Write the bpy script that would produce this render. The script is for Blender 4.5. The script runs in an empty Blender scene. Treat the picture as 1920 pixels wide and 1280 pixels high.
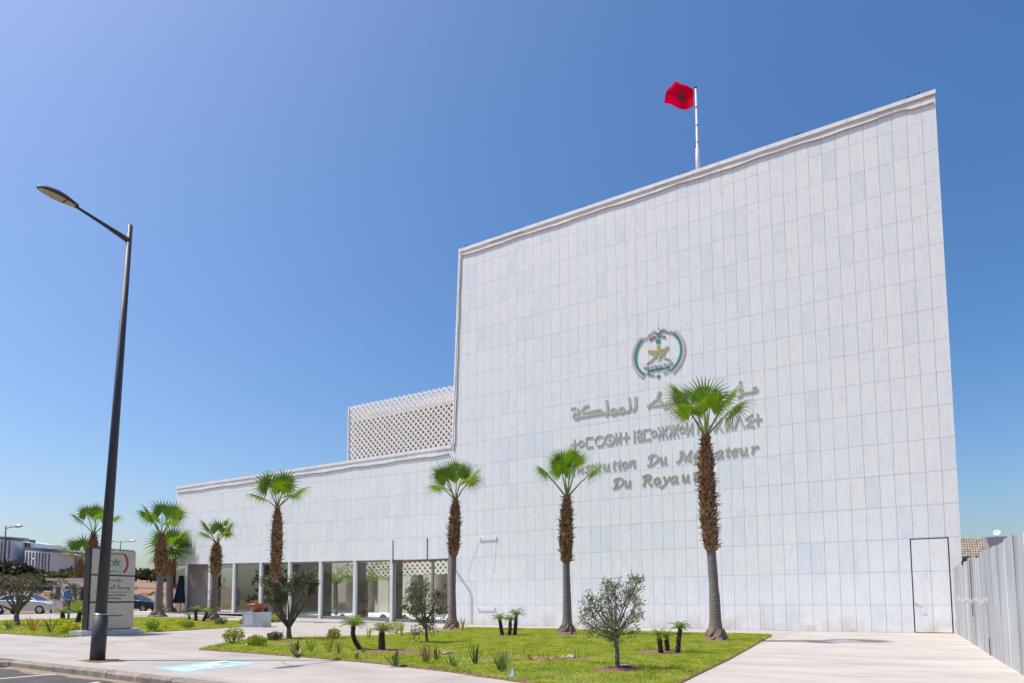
import bpy, math, random
import numpy as np
from mathutils import Vector as V, Matrix
R = math.radians
SC = bpy.context.scene
COL = SC.collection

# ------------------------------------------------------------------ camera
CAM = np.array([0.0, -25.492, 1.197])
YAW, PITCH, ROLL, FPX, PY0 = R(30.559), R(4.4375), R(-0.27845), 1223.2144, 1026.77
_fw = np.array([-math.sin(YAW)*math.cos(PITCH), math.cos(YAW)*math.cos(PITCH), math.sin(PITCH)])
_rt = np.array([math.cos(YAW), math.sin(YAW), 0.0])
_up = np.cross(_rt, _fw)
_r = math.cos(ROLL)*_rt + math.sin(ROLL)*_up
_u = -math.sin(ROLL)*_rt + math.cos(ROLL)*_up
cd = bpy.data.cameras.new('camera'); cam = bpy.data.objects.new('camera', cd); COL.objects.link(cam)
cd.sensor_width = 36; cd.lens = FPX/1920*36; cd.shift_y = (PY0-640)/1920
cd.clip_start = 0.1; cd.clip_end = 5000
cam.matrix_world = Matrix(((_r[0], _u[0], -_fw[0], CAM[0]), (_r[1], _u[1], -_fw[1], CAM[1]),
                           (_r[2], _u[2], -_fw[2], CAM[2]), (0, 0, 0, 1)))
SC.camera = cam

# ------------------------------------------------------------------ light
SUN_EL = R(62.0); SH = np.array([0.886, 0.463])          # ground direction in which shadows fall
world = bpy.data.worlds.new('World'); SC.world = world; world.use_nodes = True
nt = world.node_tree; nt.nodes.clear()
sky = nt.nodes.new('ShaderNodeTexSky'); sky.sky_type = 'NISHITA'; sky.sun_disc = False
sky.sun_elevation = SUN_EL; sky.sun_rotation = math.atan2(-SH[0], -SH[1])
sky.air_density = 1.0; sky.dust_density = 2.4; sky.ozone_density = 3.0; sky.altitude = 50
bg = nt.nodes.new('ShaderNodeBackground'); bg.inputs['Strength'].default_value = 0.138
wo = nt.nodes.new('ShaderNodeOutputWorld')
gm = nt.nodes.new('ShaderNodeGamma'); gm.inputs[1].default_value = 1.0; sat = nt.nodes.new('ShaderNodeHueSaturation'); sat.inputs['Saturation'].default_value = 1.30; sat.inputs['Hue'].default_value = 0.502
nt.links.new(sky.outputs[0], gm.inputs[0]); nt.links.new(gm.outputs[0], sat.inputs['Color']); nt.links.new(sat.outputs[0], bg.inputs[0]); nt.links.new(bg.outputs[0], wo.inputs[0])
sl = bpy.data.lights.new('sun', 'SUN'); sl.energy = 4.2; sl.angle = R(0.53); sl.color = (1.0, 0.955, 0.88)
so = bpy.data.objects.new('sun', sl); COL.objects.link(so); so.location = (-60, -30, 90)
so.rotation_euler = V((SH[0]*math.cos(SUN_EL), SH[1]*math.cos(SUN_EL), -math.sin(SUN_EL))).to_track_quat('-Z', 'Y').to_euler()
SC.view_settings.view_transform = 'Standard'; SC.view_settings.look = 'None'
SC.view_settings.exposure = 0.25; SC.view_settings.gamma = 1.0; SC.view_settings.use_curve_mapping = False
SC.cycles.max_bounces = 8; SC.cycles.transparent_max_bounces = 16
SC.cycles.use_adaptive_sampling = True; SC.cycles.adaptive_threshold = 0.01

# ------------------------------------------------------------------ layout helpers (survey of the place)
def ray(x, y): return _fw + (x-960)/FPX*_r - (y-PY0)/FPX*_u
def gz(x, y=0.0):                                   # the forecourt climbs gently to the west
    if x < -45:
        d = math.hypot(x, y+25.5)
        z = .42-.22*min(1, max(0, (-45-x)/12))
        return z + max(0, min(6, (d-78)*.05))*min(1, max(.12, (y+45)/45))
    return .42*min(max((-18-x)/22, 0), 1)
def G(x, y, dz=0.0):
    d = ray(x, y); z = 0.0
    for _ in range(25):
        P = CAM + (z+dz-CAM[2])/d[2]*d; z = gz(P[0], P[1])
    return V((P[0], P[1], z+dz))
def W(x, y, Y=0.0):
    d = ray(x, y); P = CAM + (Y-CAM[1])/d[1]*d
    return V(P)
def at(x, y, P):                                    # the sight line at the depth of point P
    d = ray(x, y); t = ((P[0]-CAM[0])*_fw[0]+(P[1]-CAM[1])*_fw[1])/(d[0]*_fw[0]+d[1]*_fw[1])
    return V(CAM+t*d)
def far(x, dist, z=0.0):
    d = ray(x, 1120); d = d/math.hypot(d[0], d[1])
    return V((CAM[0]+d[0]*dist, CAM[1]+d[1]*dist, z))

# ------------------------------------------------------------------ mesh helpers
class MB:
    def __init__(s): s.v = []; s.f = []; s.m = []; s.a = None
    def add(s, vs, fs, mi=0):
        o = len(s.v); s.v += [tuple(p) for p in vs]
        for f in fs: s.f.append([i+o for i in f]); s.m.append(mi)
    def box(s, a, b, mi=0):
        (x0, y0, z0), (x1, y1, z1) = a, b
        s.add([(x0,y0,z0),(x1,y0,z0),(x1,y1,z0),(x0,y1,z0),(x0,y0,z1),(x1,y0,z1),(x1,y1,z1),(x0,y1,z1)],
              [(0,3,2,1),(4,5,6,7),(0,1,5,4),(1,2,6,5),(2,3,7,6),(3,0,4,7)], mi)
    def bar(s, p, q, w, h, up=(0,0,1), mi=0):
        p, q = V(p), V(q); d = (q-p).normalized(); up = V(up)
        a = d.cross(up)
        if a.length < 1e-4: a = d.cross(V((1,0,0)))
        a.normalize(); b = a.cross(d)
        a *= w/2; b *= h/2
        s.add([p-a-b,p+a-b,p+a+b,p-a+b,q-a-b,q+a-b,q+a+b,q-a+b],
              [(0,1,2,3),(7,6,5,4),(0,4,5,1),(1,5,6,2),(2,6,7,3),(3,7,4,0)], mi)
    def tube(s, pts, rad, n=8, mi=0, cap=True):
        pts = [V(p) for p in pts]
        if not hasattr(rad, '__len__'): rad = [rad]*len(pts)
        vs = []; fs = []; ref = None
        for i, p in enumerate(pts):
            d = (pts[min(i+1, len(pts)-1)]-pts[max(i-1, 0)]).normalized()
            if ref is None:
                ref = d.cross(V((0,1,0)) if abs(d.y) < .9 else V((1,0,0)))
            ref = (ref-d*ref.dot(d)).normalized(); b = d.cross(ref)
            for k in range(n):
                t = 2*math.pi*k/n; vs.append(p+(ref*math.cos(t)+b*math.sin(t))*rad[i])
        for i in range(len(pts)-1):
            for k in range(n):
                k2 = (k+1) % n; fs.append((i*n+k, i*n+k2, (i+1)*n+k2, (i+1)*n+k))
        if cap: fs.append(tuple(range(n-1, -1, -1))); fs.append(tuple((len(pts)-1)*n+k for k in range(n)))
        s.add(vs, fs, mi)
    def lathe(s, prof, n=20, c=(0,0,0), mi=0, wob=0, seed=0):
        rr = random.Random(seed); vs = []; fs = []
        for (r, z) in prof:
            for k in range(n):
                t = 2*math.pi*k/n; q = r*(1+wob*rr.uniform(-1, 1))
                vs.append((c[0]+q*math.cos(t), c[1]+q*math.sin(t), c[2]+z))
        for i in range(len(prof)-1):
            for k in range(n):
                k2 = (k+1) % n; fs.append((i*n+k, i*n+k2, (i+1)*n+k2, (i+1)*n+k))
        fs.append(tuple(range(n-1, -1, -1))); fs.append(tuple((len(prof)-1)*n+k for k in range(n)))
        s.add(vs, fs, mi)
    def prism(s, poly, z0, z1, mi=0):
        n = len(poly)
        zz0 = [z0(*p) if callable(z0) else z0 for p in poly]; zz1 = [z1(*p) if callable(z1) else z1 for p in poly]
        vs = [(p[0], p[1], z) for p, z in zip(poly, zz0)]+[(p[0], p[1], z) for p, z in zip(poly, zz1)]
        s.add(vs, [tuple(range(n-1, -1, -1)), tuple(range(n, 2*n))]+[(i, (i+1) % n, n+(i+1) % n, n+i) for i in range(n)], mi)
    def mesh(s, name, mats, smooth=False):
        me = bpy.data.meshes.new(name); me.from_pydata(s.v, [], s.f)
        for m in (mats if isinstance(mats, (list, tuple)) else [mats]): me.materials.append(m)
        if any(s.m): me.polygons.foreach_set('material_index', s.m)
        if smooth: me.polygons.foreach_set('use_smooth', [True]*len(me.polygons))
        if s.a is not None:
            at_ = me.attributes.new('tone', 'FLOAT', 'POINT'); at_.data.foreach_set('value', s.a)
        me.update(); return me
def link(name, me, parent=None, loc=None):
    o = bpy.data.objects.new(name, me); COL.objects.link(o)
    if loc is not None: o.location = loc
    if parent is not None: o.parent = parent
    return o
def tag(o, label=None, cat=None, group=None, kind=None):
    if label: o['label'] = label
    if cat: o['category'] = cat
    if group: o['group'] = group
    if kind: o['kind'] = kind
    return o
def thing(name, label, cat, loc=(0,0,0), group=None, rz=0.0):
    o = bpy.data.objects.new(name, None); COL.objects.link(o); o.location = loc; o.rotation_euler = (0,0,rz)
    o.empty_display_size = .2
    return tag(o, label, cat, group)
def part(name, mb, mats, parent, smooth=False, kind=None):
    o = link(name, mb.mesh(name, mats, smooth) if isinstance(mb, MB) else mb, parent)
    if kind: o['kind'] = kind
    return o
def solid(name, mb, mats, label, cat, group=None, smooth=False, loc=None):
    return tag(link(name, mb.mesh(name, mats, smooth), None, loc), label, cat, group)
def struct(name, mb, mats, smooth=False): return tag(link(name, mb.mesh(name, mats, smooth)), kind='structure')
def copy_tree(o, parent=None):
    c = o.copy(); COL.objects.link(c); c.parent = parent
    for ch in [x for x in bpy.data.objects if x.parent == o]: copy_tree(ch, c)
    return c

# ------------------------------------------------------------------ materials
def mat(name, col, rough=.6, metal=0.0, var=0.0, scale=8.0, bump=0.0, bscale=None, spec=.5, rand=0.0, trans=0.0, stretch=(1,1,1), coat=0.0, hue=0.0, col2=None, coords='Object', detail=4.0):
    m = bpy.data.materials.new(name); m.use_nodes = True; N = m.node_tree.nodes; L = m.node_tree.links
    b = N['Principled BSDF']; b.inputs['Roughness'].default_value = rough; b.inputs['Metallic'].default_value = metal
    b.inputs['Specular IOR Level'].default_value = spec; b.inputs['Coat Weight'].default_value = coat
    tc = N.new('ShaderNodeTexCoord'); mp = N.new('ShaderNodeMapping'); mp.inputs['Scale'].default_value = stretch
    if coords == 'Position':
        ge = N.new('ShaderNodeNewGeometry'); L.new(ge.outputs['Position'], mp.inputs[0])
    else: L.new(tc.outputs[coords], mp.inputs[0])
    nz = N.new('ShaderNodeTexNoise'); nz.inputs['Scale'].default_value = scale; nz.inputs['Detail'].default_value = detail; L.new(mp.outputs[0], nz.inputs['Vector'])
    mx = N.new('ShaderNodeMix'); mx.data_type = 'RGBA'
    c2 = col2 or tuple(min(1, c*(1+var)) for c in col); c1 = col if col2 else tuple(c*(1-var) for c in col)
    mx.inputs['A'].default_value = (*c1, 1); mx.inputs['B'].default_value = (*c2, 1)
    rp = N.new('ShaderNodeMapRange'); rp.inputs['From Min'].default_value = .3; rp.inputs['From Max'].default_value = .7
    L.new(nz.outputs['Fac'], rp.inputs['Value']); L.new(rp.outputs[0], mx.inputs['Factor'])
    out = mx.outputs['Result']
    if rand or hue:
        oi = N.new('ShaderNodeObjectInfo'); hs = N.new('ShaderNodeHueSaturation')
        r1 = N.new('ShaderNodeMapRange'); r1.inputs['To Min'].default_value = 1-rand; r1.inputs['To Max'].default_value = 1+rand
        L.new(oi.outputs['Random'], r1.inputs['Value']); L.new(r1.outputs[0], hs.inputs['Value'])
        r2 = N.new('ShaderNodeMapRange'); r2.inputs['To Min'].default_value = .5-hue; r2.inputs['To Max'].default_value = .5+hue
        L.new(oi.outputs['Random'], r2.inputs['Value']); L.new(r2.outputs[0], hs.inputs['Hue'])
        L.new(out, hs.inputs['Color']); out = hs.outputs[0]
    L.new(out, b.inputs['Base Color'])
    if bump:
        n2 = N.new('ShaderNodeTexNoise'); n2.inputs['Scale'].default_value = bscale or scale*3; n2.inputs['Detail'].default_value = 5; L.new(mp.outputs[0], n2.inputs['Vector'])
        bp = N.new('ShaderNodeBump'); bp.inputs['Strength'].default_value = bump; bp.inputs['Distance'].default_value = .02
        L.new(n2.outputs['Fac'], bp.inputs['Height']); L.new(bp.outputs[0], b.inputs['Normal'])
    if trans:
        tr = N.new('ShaderNodeBsdfTranslucent'); ms = N.new('ShaderNodeMixShader'); ms.inputs[0].default_value = trans
        hs2 = N.new('ShaderNodeHueSaturation'); hs2.inputs['Value'].default_value = 1.9; hs2.inputs['Saturation'].default_value = 1.1; hs2.inputs['Hue'].default_value = .485
        L.new(out, hs2.inputs['Color']); L.new(hs2.outputs[0], tr.inputs['Color'])
        L.new(b.outputs[0], ms.inputs[1]); L.new(tr.outputs[0], ms.inputs[2]); L.new(ms.outputs[0], N['Material Output'].inputs[0])
    return m

def marble_mat():
    m = bpy.data.materials.new('marble'); m.use_nodes = True; N = m.node_tree.nodes; L = m.node_tree.links
    b = N['Principled BSDF']; b.inputs['Roughness'].default_value = .42; b.inputs['Specular IOR Level'].default_value = .35
    ge = N.new('ShaderNodeNewGeometry'); at_ = N.new('ShaderNodeAttribute'); at_.attribute_name = 'tone'; oi = N.new('ShaderNodeObjectInfo')
    ad = N.new('ShaderNodeMath'); ad.operation = 'ADD'; L.new(at_.outputs['Fac'], ad.inputs[0]); L.new(oi.outputs['Random'], ad.inputs[1])
    fr = N.new('ShaderNodeMath'); fr.operation = 'FRACT'; L.new(ad.outputs[0], fr.inputs[0])
    off = N.new('ShaderNodeMath'); off.operation = 'MULTIPLY'; off.inputs[1].default_value = 37.0; L.new(fr.outputs[0], off.inputs[0])
    cx = N.new('ShaderNodeCombineXYZ'); L.new(off.outputs[0], cx.inputs[0]); L.new(off.outputs[0], cx.inputs[2])
    va = N.new('ShaderNodeVectorMath'); L.new(ge.outputs['Position'], va.inputs[0]); L.new(cx.outputs[0], va.inputs[1])
    # slanted veins: rotate by a panel-dependent angle, then stretch
    rt = N.new('ShaderNodeVectorRotate'); rt.rotation_type = 'Y_AXIS'
    an = N.new('ShaderNodeMapRange'); an.inputs['To Min'].default_value = -.22; an.inputs['To Max'].default_value = .12; L.new(fr.outputs[0], an.inputs['Value'])
    L.new(va.outputs[0], rt.inputs['Vector']); L.new(an.outputs[0], rt.inputs['Angle'])
    mp = N.new('ShaderNodeMapping'); mp.inputs['Scale'].default_value = (9, 9, 1.1); L.new(rt.outputs[0], mp.inputs[0])
    n1 = N.new('ShaderNodeTexNoise'); n1.inputs['Scale'].default_value = 1.6; n1.inputs['Detail'].default_value = 6; n1.inputs['Distortion'].default_value = .8; L.new(mp.outputs[0], n1.inputs['Vector'])
    n2 = N.new('ShaderNodeTexNoise'); n2.inputs['Scale'].default_value = 2.2; n2.inputs['Detail'].default_value = 3; L.new(va.outputs[0], n2.inputs['Vector'])
    cr = N.new('ShaderNodeValToRGB'); e = cr.color_ramp.elements
    e[0].position = .30; e[0].color = (.735, .762, .785, 1); e[1].position = .55; e[1].color = (.855, .868, .862, 1)
    mxn = N.new('ShaderNodeMath'); mxn.operation = 'MULTIPLY_ADD'; mxn.inputs[1].default_value = .35; L.new(n2.outputs['Fac'], mxn.inputs[0])
    h = N.new('ShaderNodeMath'); h.operation = 'MULTIPLY_ADD'; h.inputs[1].default_value = .72; h.inputs[2].default_value = -.02; L.new(n1.outputs['Fac'], h.inputs[0])
    L.new(h.outputs[0], mxn.inputs[2]); L.new(mxn.outputs[0], cr.inputs[0])
    # panel tone: some slabs bluish grey, some warm white
    tr = N.new('ShaderNodeValToRGB'); tr.color_ramp.interpolation = 'LINEAR'; t = tr.color_ramp.elements
    t[0].position = 0; t[0].color = (.90, .925, .965, 1); t[1].position = 1; t[1].color = (1.0, .99, .975, 1)
    k = tr.color_ramp.elements.new(.22); k.color = (.965, .975, .99, 1); k = tr.color_ramp.elements.new(.7); k.color = (.985, .985, .985, 1)
    wn = N.new('ShaderNodeTexWhiteNoise'); wn.noise_dimensions = '1D'; L.new(off.outputs[0], wn.inputs['W']); L.new(wn.outputs['Value'], tr.inputs[0])
    mu = N.new('ShaderNodeMix'); mu.data_type = 'RGBA'; mu.blend_type = 'MULTIPLY'; mu.inputs['Factor'].default_value = 1
    L.new(cr.outputs[0], mu.inputs['A']); L.new(tr.outputs[0], mu.inputs['B'])
    # rusty damp rising from the ground and faint run marks
    sx = N.new('ShaderNodeSeparateXYZ'); L.new(ge.outputs['Position'], sx.inputs[0])
    gr = N.new('ShaderNodeMapRange'); gr.inputs['From Min'].default_value = .75; gr.inputs['From Max'].default_value = -.1; gr.inputs['To Max'].default_value = 1; L.new(sx.outputs['Z'], gr.inputs['Value'])
    n3 = N.new('ShaderNodeTexNoise'); n3.inputs['Scale'].default_value = 1.7; n3.inputs['Detail'].default_value = 5; L.new(ge.outputs['Position'], n3.inputs['Vector'])
    r3 = N.new('ShaderNodeMapRange'); r3.inputs['From Min'].default_value = .38; r3.inputs['From Max'].default_value = .7; L.new(n3.outputs['Fac'], r3.inputs['Value'])
    ml = N.new('ShaderNodeMath'); ml.operation = 'MULTIPLY'; L.new(gr.outputs[0], ml.inputs[0]); L.new(r3.outputs[0], ml.inputs[1])
    m2 = N.new('ShaderNodeMath'); m2.operation = 'MULTIPLY'; m2.inputs[1].default_value = .75; L.new(ml.outputs[0], m2.inputs[0])
    st = N.new('ShaderNodeMix'); st.data_type = 'RGBA'; st.inputs['B'].default_value = (.52, .40, .27, 1); L.new(m2.outputs[0], st.inputs['Factor']); L.new(mu.outputs['Result'], st.inputs['A'])
    mp4 = N.new('ShaderNodeMapping'); mp4.inputs['Scale'].default_value = (2.2, 1, .25); L.new(ge.outputs['Position'], mp4.inputs[0])
    n4 = N.new('ShaderNodeTexNoise'); n4.inputs['Scale'].default_value = 1.0; n4.inputs['Detail'].default_value = 6; L.new(mp4.outputs[0], n4.inputs['Vector'])
    r4 = N.new('ShaderNodeMapRange'); r4.inputs['From Min'].default_value = .6; r4.inputs['From Max'].default_value = .85; r4.inputs['To Max'].default_value = .35; L.new(n4.outputs['Fac'], r4.inputs['Value'])
    s2 = N.new('ShaderNodeMix'); s2.data_type = 'RGBA'; s2.inputs['B'].default_value = (.62, .56, .46, 1); L.new(r4.outputs[0], s2.inputs['Factor']); L.new(st.outputs['Result'], s2.inputs['A'])
    L.new(s2.outputs['Result'], b.inputs['Base Color'])
    return m
def glass_mat(name, refl=.25, tint=(.78, .86, .84)):
    m = bpy.data.materials.new(name); m.use_nodes = True; N = m.node_tree.nodes; L = m.node_tree.links
    N.remove(N['Principled BSDF']); t = N.new('ShaderNodeBsdfTransparent'); t.inputs[0].default_value = (*tint, 1)
    g_ = N.new('ShaderNodeBsdfGlossy'); g_.inputs['Roughness'].default_value = .01; g_.inputs[0].default_value = (.95, .97, .97, 1)
    lw_ = N.new('ShaderNodeLayerWeight'); lw_.inputs[0].default_value = .5; lw = N.new('ShaderNodeMath'); lw.operation = 'POWER'; lw.inputs[1].default_value = 4.5; L.new(lw_.outputs['Facing'], lw.inputs[0])
    ad = N.new('ShaderNodeMath'); ad.operation = 'ADD'; ad.inputs[1].default_value = refl; ad.use_clamp = True
    L.new(lw.outputs[0], ad.inputs[0]); ms = N.new('ShaderNodeMixShader'); L.new(ad.outputs[0], ms.inputs[0])
    L.new(t.outputs[0], ms.inputs[1]); L.new(g_.outputs[0], ms.inputs[2]); L.new(ms.outputs[0], N['Material Output'].inputs[0]); return m
def leaf_mat(name, c1, c2, trans=.35, rough=.45, scale=6.0, rand=.12, hue=.01):
    return mat(name, c1, rough, col2=c2, scale=scale, trans=trans, rand=rand, hue=hue, spec=.4)

M_marble = marble_mat()
M_joint = mat('joint_mortar', (.52, .44, .37), .9, var=.25, scale=1.2, coords='Position')
M_white = mat('white_paint', (.74, .73, .71), .5, var=.05, scale=2)
M_coping = mat('coping_stone', (.83, .82, .81), .6, var=.1, scale=3)
M_rope = mat('rope_light_tube', (.56, .47, .42), .5, var=.15, scale=5)
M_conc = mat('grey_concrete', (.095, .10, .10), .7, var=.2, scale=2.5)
M_cream = mat('cream_wall', (.66, .62, .55), .8, var=.06, scale=1.5)
M_lat = mat('lattice_stone', (.84, .81, .77), .8, var=.08, scale=4)
M_dark = mat('dark_interior', (.06, .065, .07), .7, var=.2)
M_metal = mat('grey_frame_metal', (.30, .31, .32), .4, .6, var=.1)
M_blind = mat('brown_blind', (.20, .16, .15), .45, var=.25, scale=1.5, stretch=(1, 1, .3), spec=.6)
M_glass = glass_mat('tinted_glass', .15, (.62, .70, .70)); M_clear = glass_mat('clear_glass', .025, (.9, .94, .93))
M_letter = mat('letter_paint', (.46, .465, .375), .45, var=.1, scale=1.0, spec=.5)
M_letter2 = mat('letter_brass', (.45, .40, .29), .4, .2, var=.12, scale=1.0)
M_green = mat('emblem_green', (.03, .30, .20), .4); M_pink = mat('emblem_pink', (.62, .46, .53), .45)
M_lime = mat('emblem_lime', (.36, .46, .12), .45, col2=(.50, .42, .16), scale=1.4)
M_maroon = mat('emblem_maroon', (.30, .13, .16), .5); M_dgreen = mat('emblem_dark_green', (.05, .16, .12), .5)
M_red = mat('flag_red', (.62, .002, .006), .95, var=.1, scale=3, trans=.3, spec=.05); M_star = mat('flag_star_green', (.02, .05, .02), .8)
M_pole = mat('white_pole', (.72, .71, .69), .4, var=.06)
M_black = mat('black_plastic', (.02, .02, .022), .5)
M_lamp = mat('lamp_grey_paint', (.050, .052, .060), .55, .0, var=.12, scale=3)
M_lens = mat('lamp_lens', (.52, .44, .30), .15, var=.1); M_silver = mat('lamp_silver', (.55, .55, .56), .3, .6)
M_pave = mat('paving_concrete', (.375, .335, .302), .85, var=.17, scale=.55, rand=.035, bump=.15, bscale=40, stretch=(1, 2.2, 1), coords='Position', detail=8)
M_pave2 = mat('clean_paving_concrete', (.42, .38, .35), .85, var=.15, scale=.55, rand=.02, bump=.15, bscale=40, stretch=(1, 2.2, 1), coords='Position', detail=8)
M_asph = mat('asphalt', (.078, .071, .067), .95, var=.22, scale=3, bump=.5, bscale=120, coords='Position', detail=8)
M_kerb = mat('kerb_concrete', (.26, .215, .175), .9, var=.3, scale=5, bump=.5, bscale=25, rand=.1)
M_soil = mat('soil', (.20, .105, .06), .95, var=.35, scale=14, bump=.9, bscale=40, coords='Position')
M_dirt = mat('red_dirt', (.33, .145, .07), .95, col2=(.24, .165, .085), scale=.12, bump=.4, bscale=3, coords='Position', detail=8)
M_turf = mat('turf_base', (.13, .19, .022), .95, col2=(.26, .26, .06), scale=1.3, coords='Position', bump=.5, bscale=60)
M_line = mat('road_line_paint', (.62, .60, .56), .8, var=.18, scale=9, coords='Position')
M_blue = mat('blue_ground_paint', (.22, .44, .60), .8, col2=(.44, .56, .62), scale=2.6, coords='Position', detail=8)
M_bwhite = mat('white_ground_paint', (.68, .68, .66), .8, var=.1, scale=5, coords='Position')
M_steel = mat('galvanised_sheet', (.42, .44, .465), .42, .5, var=.24, scale=1.3, stretch=(1, 1, .35), rand=.07, coords='Position')
M_rust = mat('rust', (.16, .07, .04), .9, var=.3)
M_scuff_glint = mat('scuff_and_seam_highlight', (.74, .75, .76), .8)  # scuff marks, and the highlights painted on the hoarding seams
M_sign = mat('brushed_steel_sign', (.46, .43, .395), .42, .45, var=.07, scale=2, stretch=(1, 1, 8))
M_mbase = mat('marble_plinth', (.62, .62, .62), .5, col2=(.46, .47, .49), scale=3, detail=8)
M_pal = leaf_mat('palm_leaf', (.055, .135, .008), (.145, .245, .018), .32, .4, 5, .14, .012)
M_pet = mat('palm_petiole', (.17, .22, .05), .5, var=.2)
M_trk = mat('palm_trunk_bark', (.195, .165, .145), .9, var=.25, scale=5, bump=1.0, bscale=3.5, stretch=(1, 1, 9))
M_boot = mat('palm_leaf_base', (.10, .043, .022), .85, col2=(.42, .24, .13), scale=11, rand=.08)
M_root = mat('palm_root_base', (.20, .14, .10), .95, var=.35, scale=20, bump=1, bscale=30)
M_oli = leaf_mat('olive_leaf', (.075, .095, .034), (.20, .22, .105), .18, .45, 14, .08, .01)
M_oli2 = leaf_mat('dark_olive_leaf', (.075, .075, .032), (.18, .165, .085), .15, .5, 14, .08, .01)
M_bark = mat('olive_bark', (.155, .125, .10), .9, var=.3, scale=9, bump=.8, bscale=20)
M_bush = leaf_mat('bush_leaf', (.09, .15, .015), (.32, .37, .035), .3, .4, 9, .12, .015)
M_busy = leaf_mat('golden_bush_leaf', (.15, .19, .012), (.50, .47, .03), .3, .4, 9, .1, .01)
M_pyg = leaf_mat('pygmy_palm_leaf', (.07, .13, .012), (.19, .28, .03), .35, .4, 7, .1, .01)
M_ptrk = mat('pygmy_trunk', (.065, .043, .032), .95, var=.4, scale=18, bump=1, bscale=30)
M_strap = leaf_mat('strap_leaf', (.06, .10, .025), (.17, .20, .05), .25, .4, 5, .2, .03)
M_flax = leaf_mat('variegated_flax_leaf', (.17, .19, .03), (.42, .38, .08), .3, .4, 4, .1, .01)
M_bronze = leaf_mat('bronze_flax_leaf', (.20, .10, .025), (.36, .26, .04), .3, .4, 4, .1, .01)
M_twig = mat('dry_twig', (.14, .10, .075), .9, var=.2)
def grass_mat():
    m = leaf_mat('grass_blade', (.115, .20, .010), (.37, .38, .055), .42, .5, 2.3, 0.0, 0.0); return m
M_grass = grass_mat()
M_stone = mat('stone', (.42, .36, .29), .9, var=.25, scale=12, bump=.5)
M_gravel = mat('white_gravel', (.72, .72, .72), .95, var=.12, scale=30, bump=.8, bscale=40)
M_navy = mat('navy_canvas', (.012, .018, .035), .8, var=.3, scale=3)
M_pot = mat('red_glazed_pot', (.30, .075, .045), .35, var=.2, scale=5)
M_wood = mat('brown_board', (.24, .17, .13), .8, var=.2, scale=3)
M_tile = mat('roof_tile', (.36, .29, .23), .85, var=.3, scale=9, rand=.2)
M_lav = mat('lavender_render', (.62, .62, .67), .8, var=.04)
M_fwall = mat('far_white_wall', (.52, .52, .53), .8, var=.06, scale=.4)
M_office = mat('office_cladding', (.66, .68, .69), .7, var=.05, scale=.2)
M_owin = mat('office_glass', (.085, .12, .18), .25, var=.2, scale=.3)
M_wleaf = leaf_mat('wood_leaf', (.030, .038, .018), (.085, .088, .040), .12, .6, .35, 0, 0)
M_wleaf2 = leaf_mat('roadside_tree_leaf', (.045, .06, .02), (.13, .14, .05), .15, .6, .8, 0, 0)
def car_paint(n, c): return mat(n, c, .28, .15, var=.03, coat=.6)
M_cwhite = car_paint('white_car_paint', (.62, .66, .70)); M_cblack = car_paint('black_car_paint', (.012, .013, .016)); M_cblue = car_paint('blue_car_paint', (.03, .05, .16))
M_cwin = mat('car_glass', (.02, .025, .03), .08, spec=.8); M_tyre = mat('tyre_rubber', (.018, .018, .018), .85); M_rim = mat('alloy_rim', (.55, .55, .56), .35, .7)
M_hl = mat('headlamp', (.6, .62, .65), .1); M_tl = mat('tail_lamp', (.4, .02, .02), .2)
M_rsign = mat('sign_blue', (.03, .16, .40), .4); M_rwhite = mat('sign_white', (.75, .75, .75), .5)

# ------------------------------------------------------------------ the ground
def terrain():
    xs = sorted(set([-900, -600, -420, -320, -260, -220, -190, -165, -145, -128, -112, -98, -88, -80, -74, -68, -63, -58, -54, -50, -47, -45]+list(np.arange(-43, 26, 2.0))+[40, 80, 200, 600]))
    ys = sorted(set([-600, -300, -180, -120, -90, -60, -45, -33, -27]+[-22, -19.2, -19.0]+list(np.arange(-18, 26, 2.5))+[30, 38, 48, 60, 75, 95, 120, 160, 220, 320, 480, 900]))
    def z(x, y):
        b = gz(x, y)-.035
        if y < -19.1 and x > -60: b -= .19
        return b
    mb = MB(); n = len(ys)
    mb.v = [(x, y, z(x, y)) for x in xs for y in ys]
    mb.f = [(i*n+j, (i+1)*n+j, (i+1)*n+j+1, i*n+j+1) for i in range(len(xs)-1) for j in range(n-1)]; mb.m = [0]*len(mb.f)
    struct('ground', mb, M_dirt, True)
terrain()
KY = lambda x: -19.33-.045*(x+12)*(1 if x > -17 else 0)       # street edge of the pavement
# paving: poured concrete bays with open joints
pv = tag(bpy.data.objects.new('paving', None), kind='structure'); COL.objects.link(pv)
px_ = [-46, -42, -38, -34, -30, -26.5, -23, -19.5, -16, -12.6, -9.2, -5.9, -3.1, 1.66]
py_ = [-19.3, -16.2, -13.0, -9.8, -6.6, -3.3, -0.02]
for i in range(len(px_)-1):
    for j in range(len(py_)-1):
        x0, x1, y0, y1 = px_[i]+.004, px_[i+1]-.004, py_[j]+.005, py_[j+1]-.005
        if i == 0 and j < 1: continue
        ya, yb = (KY(x0)+.17, KY(x1)+.17) if j == 0 else (y0, y0)
        mb = MB(); n = 4
        top = [(x0, ya), (x1, yb), (x1, y1), (x0, y1)]
        mb.prism(top, lambda x, y: gz(x)-.05, lambda x, y: gz(x))
        part('paving_slab', mb, M_pave2 if px_[i] > -3.5 else M_pave, pv)
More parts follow.
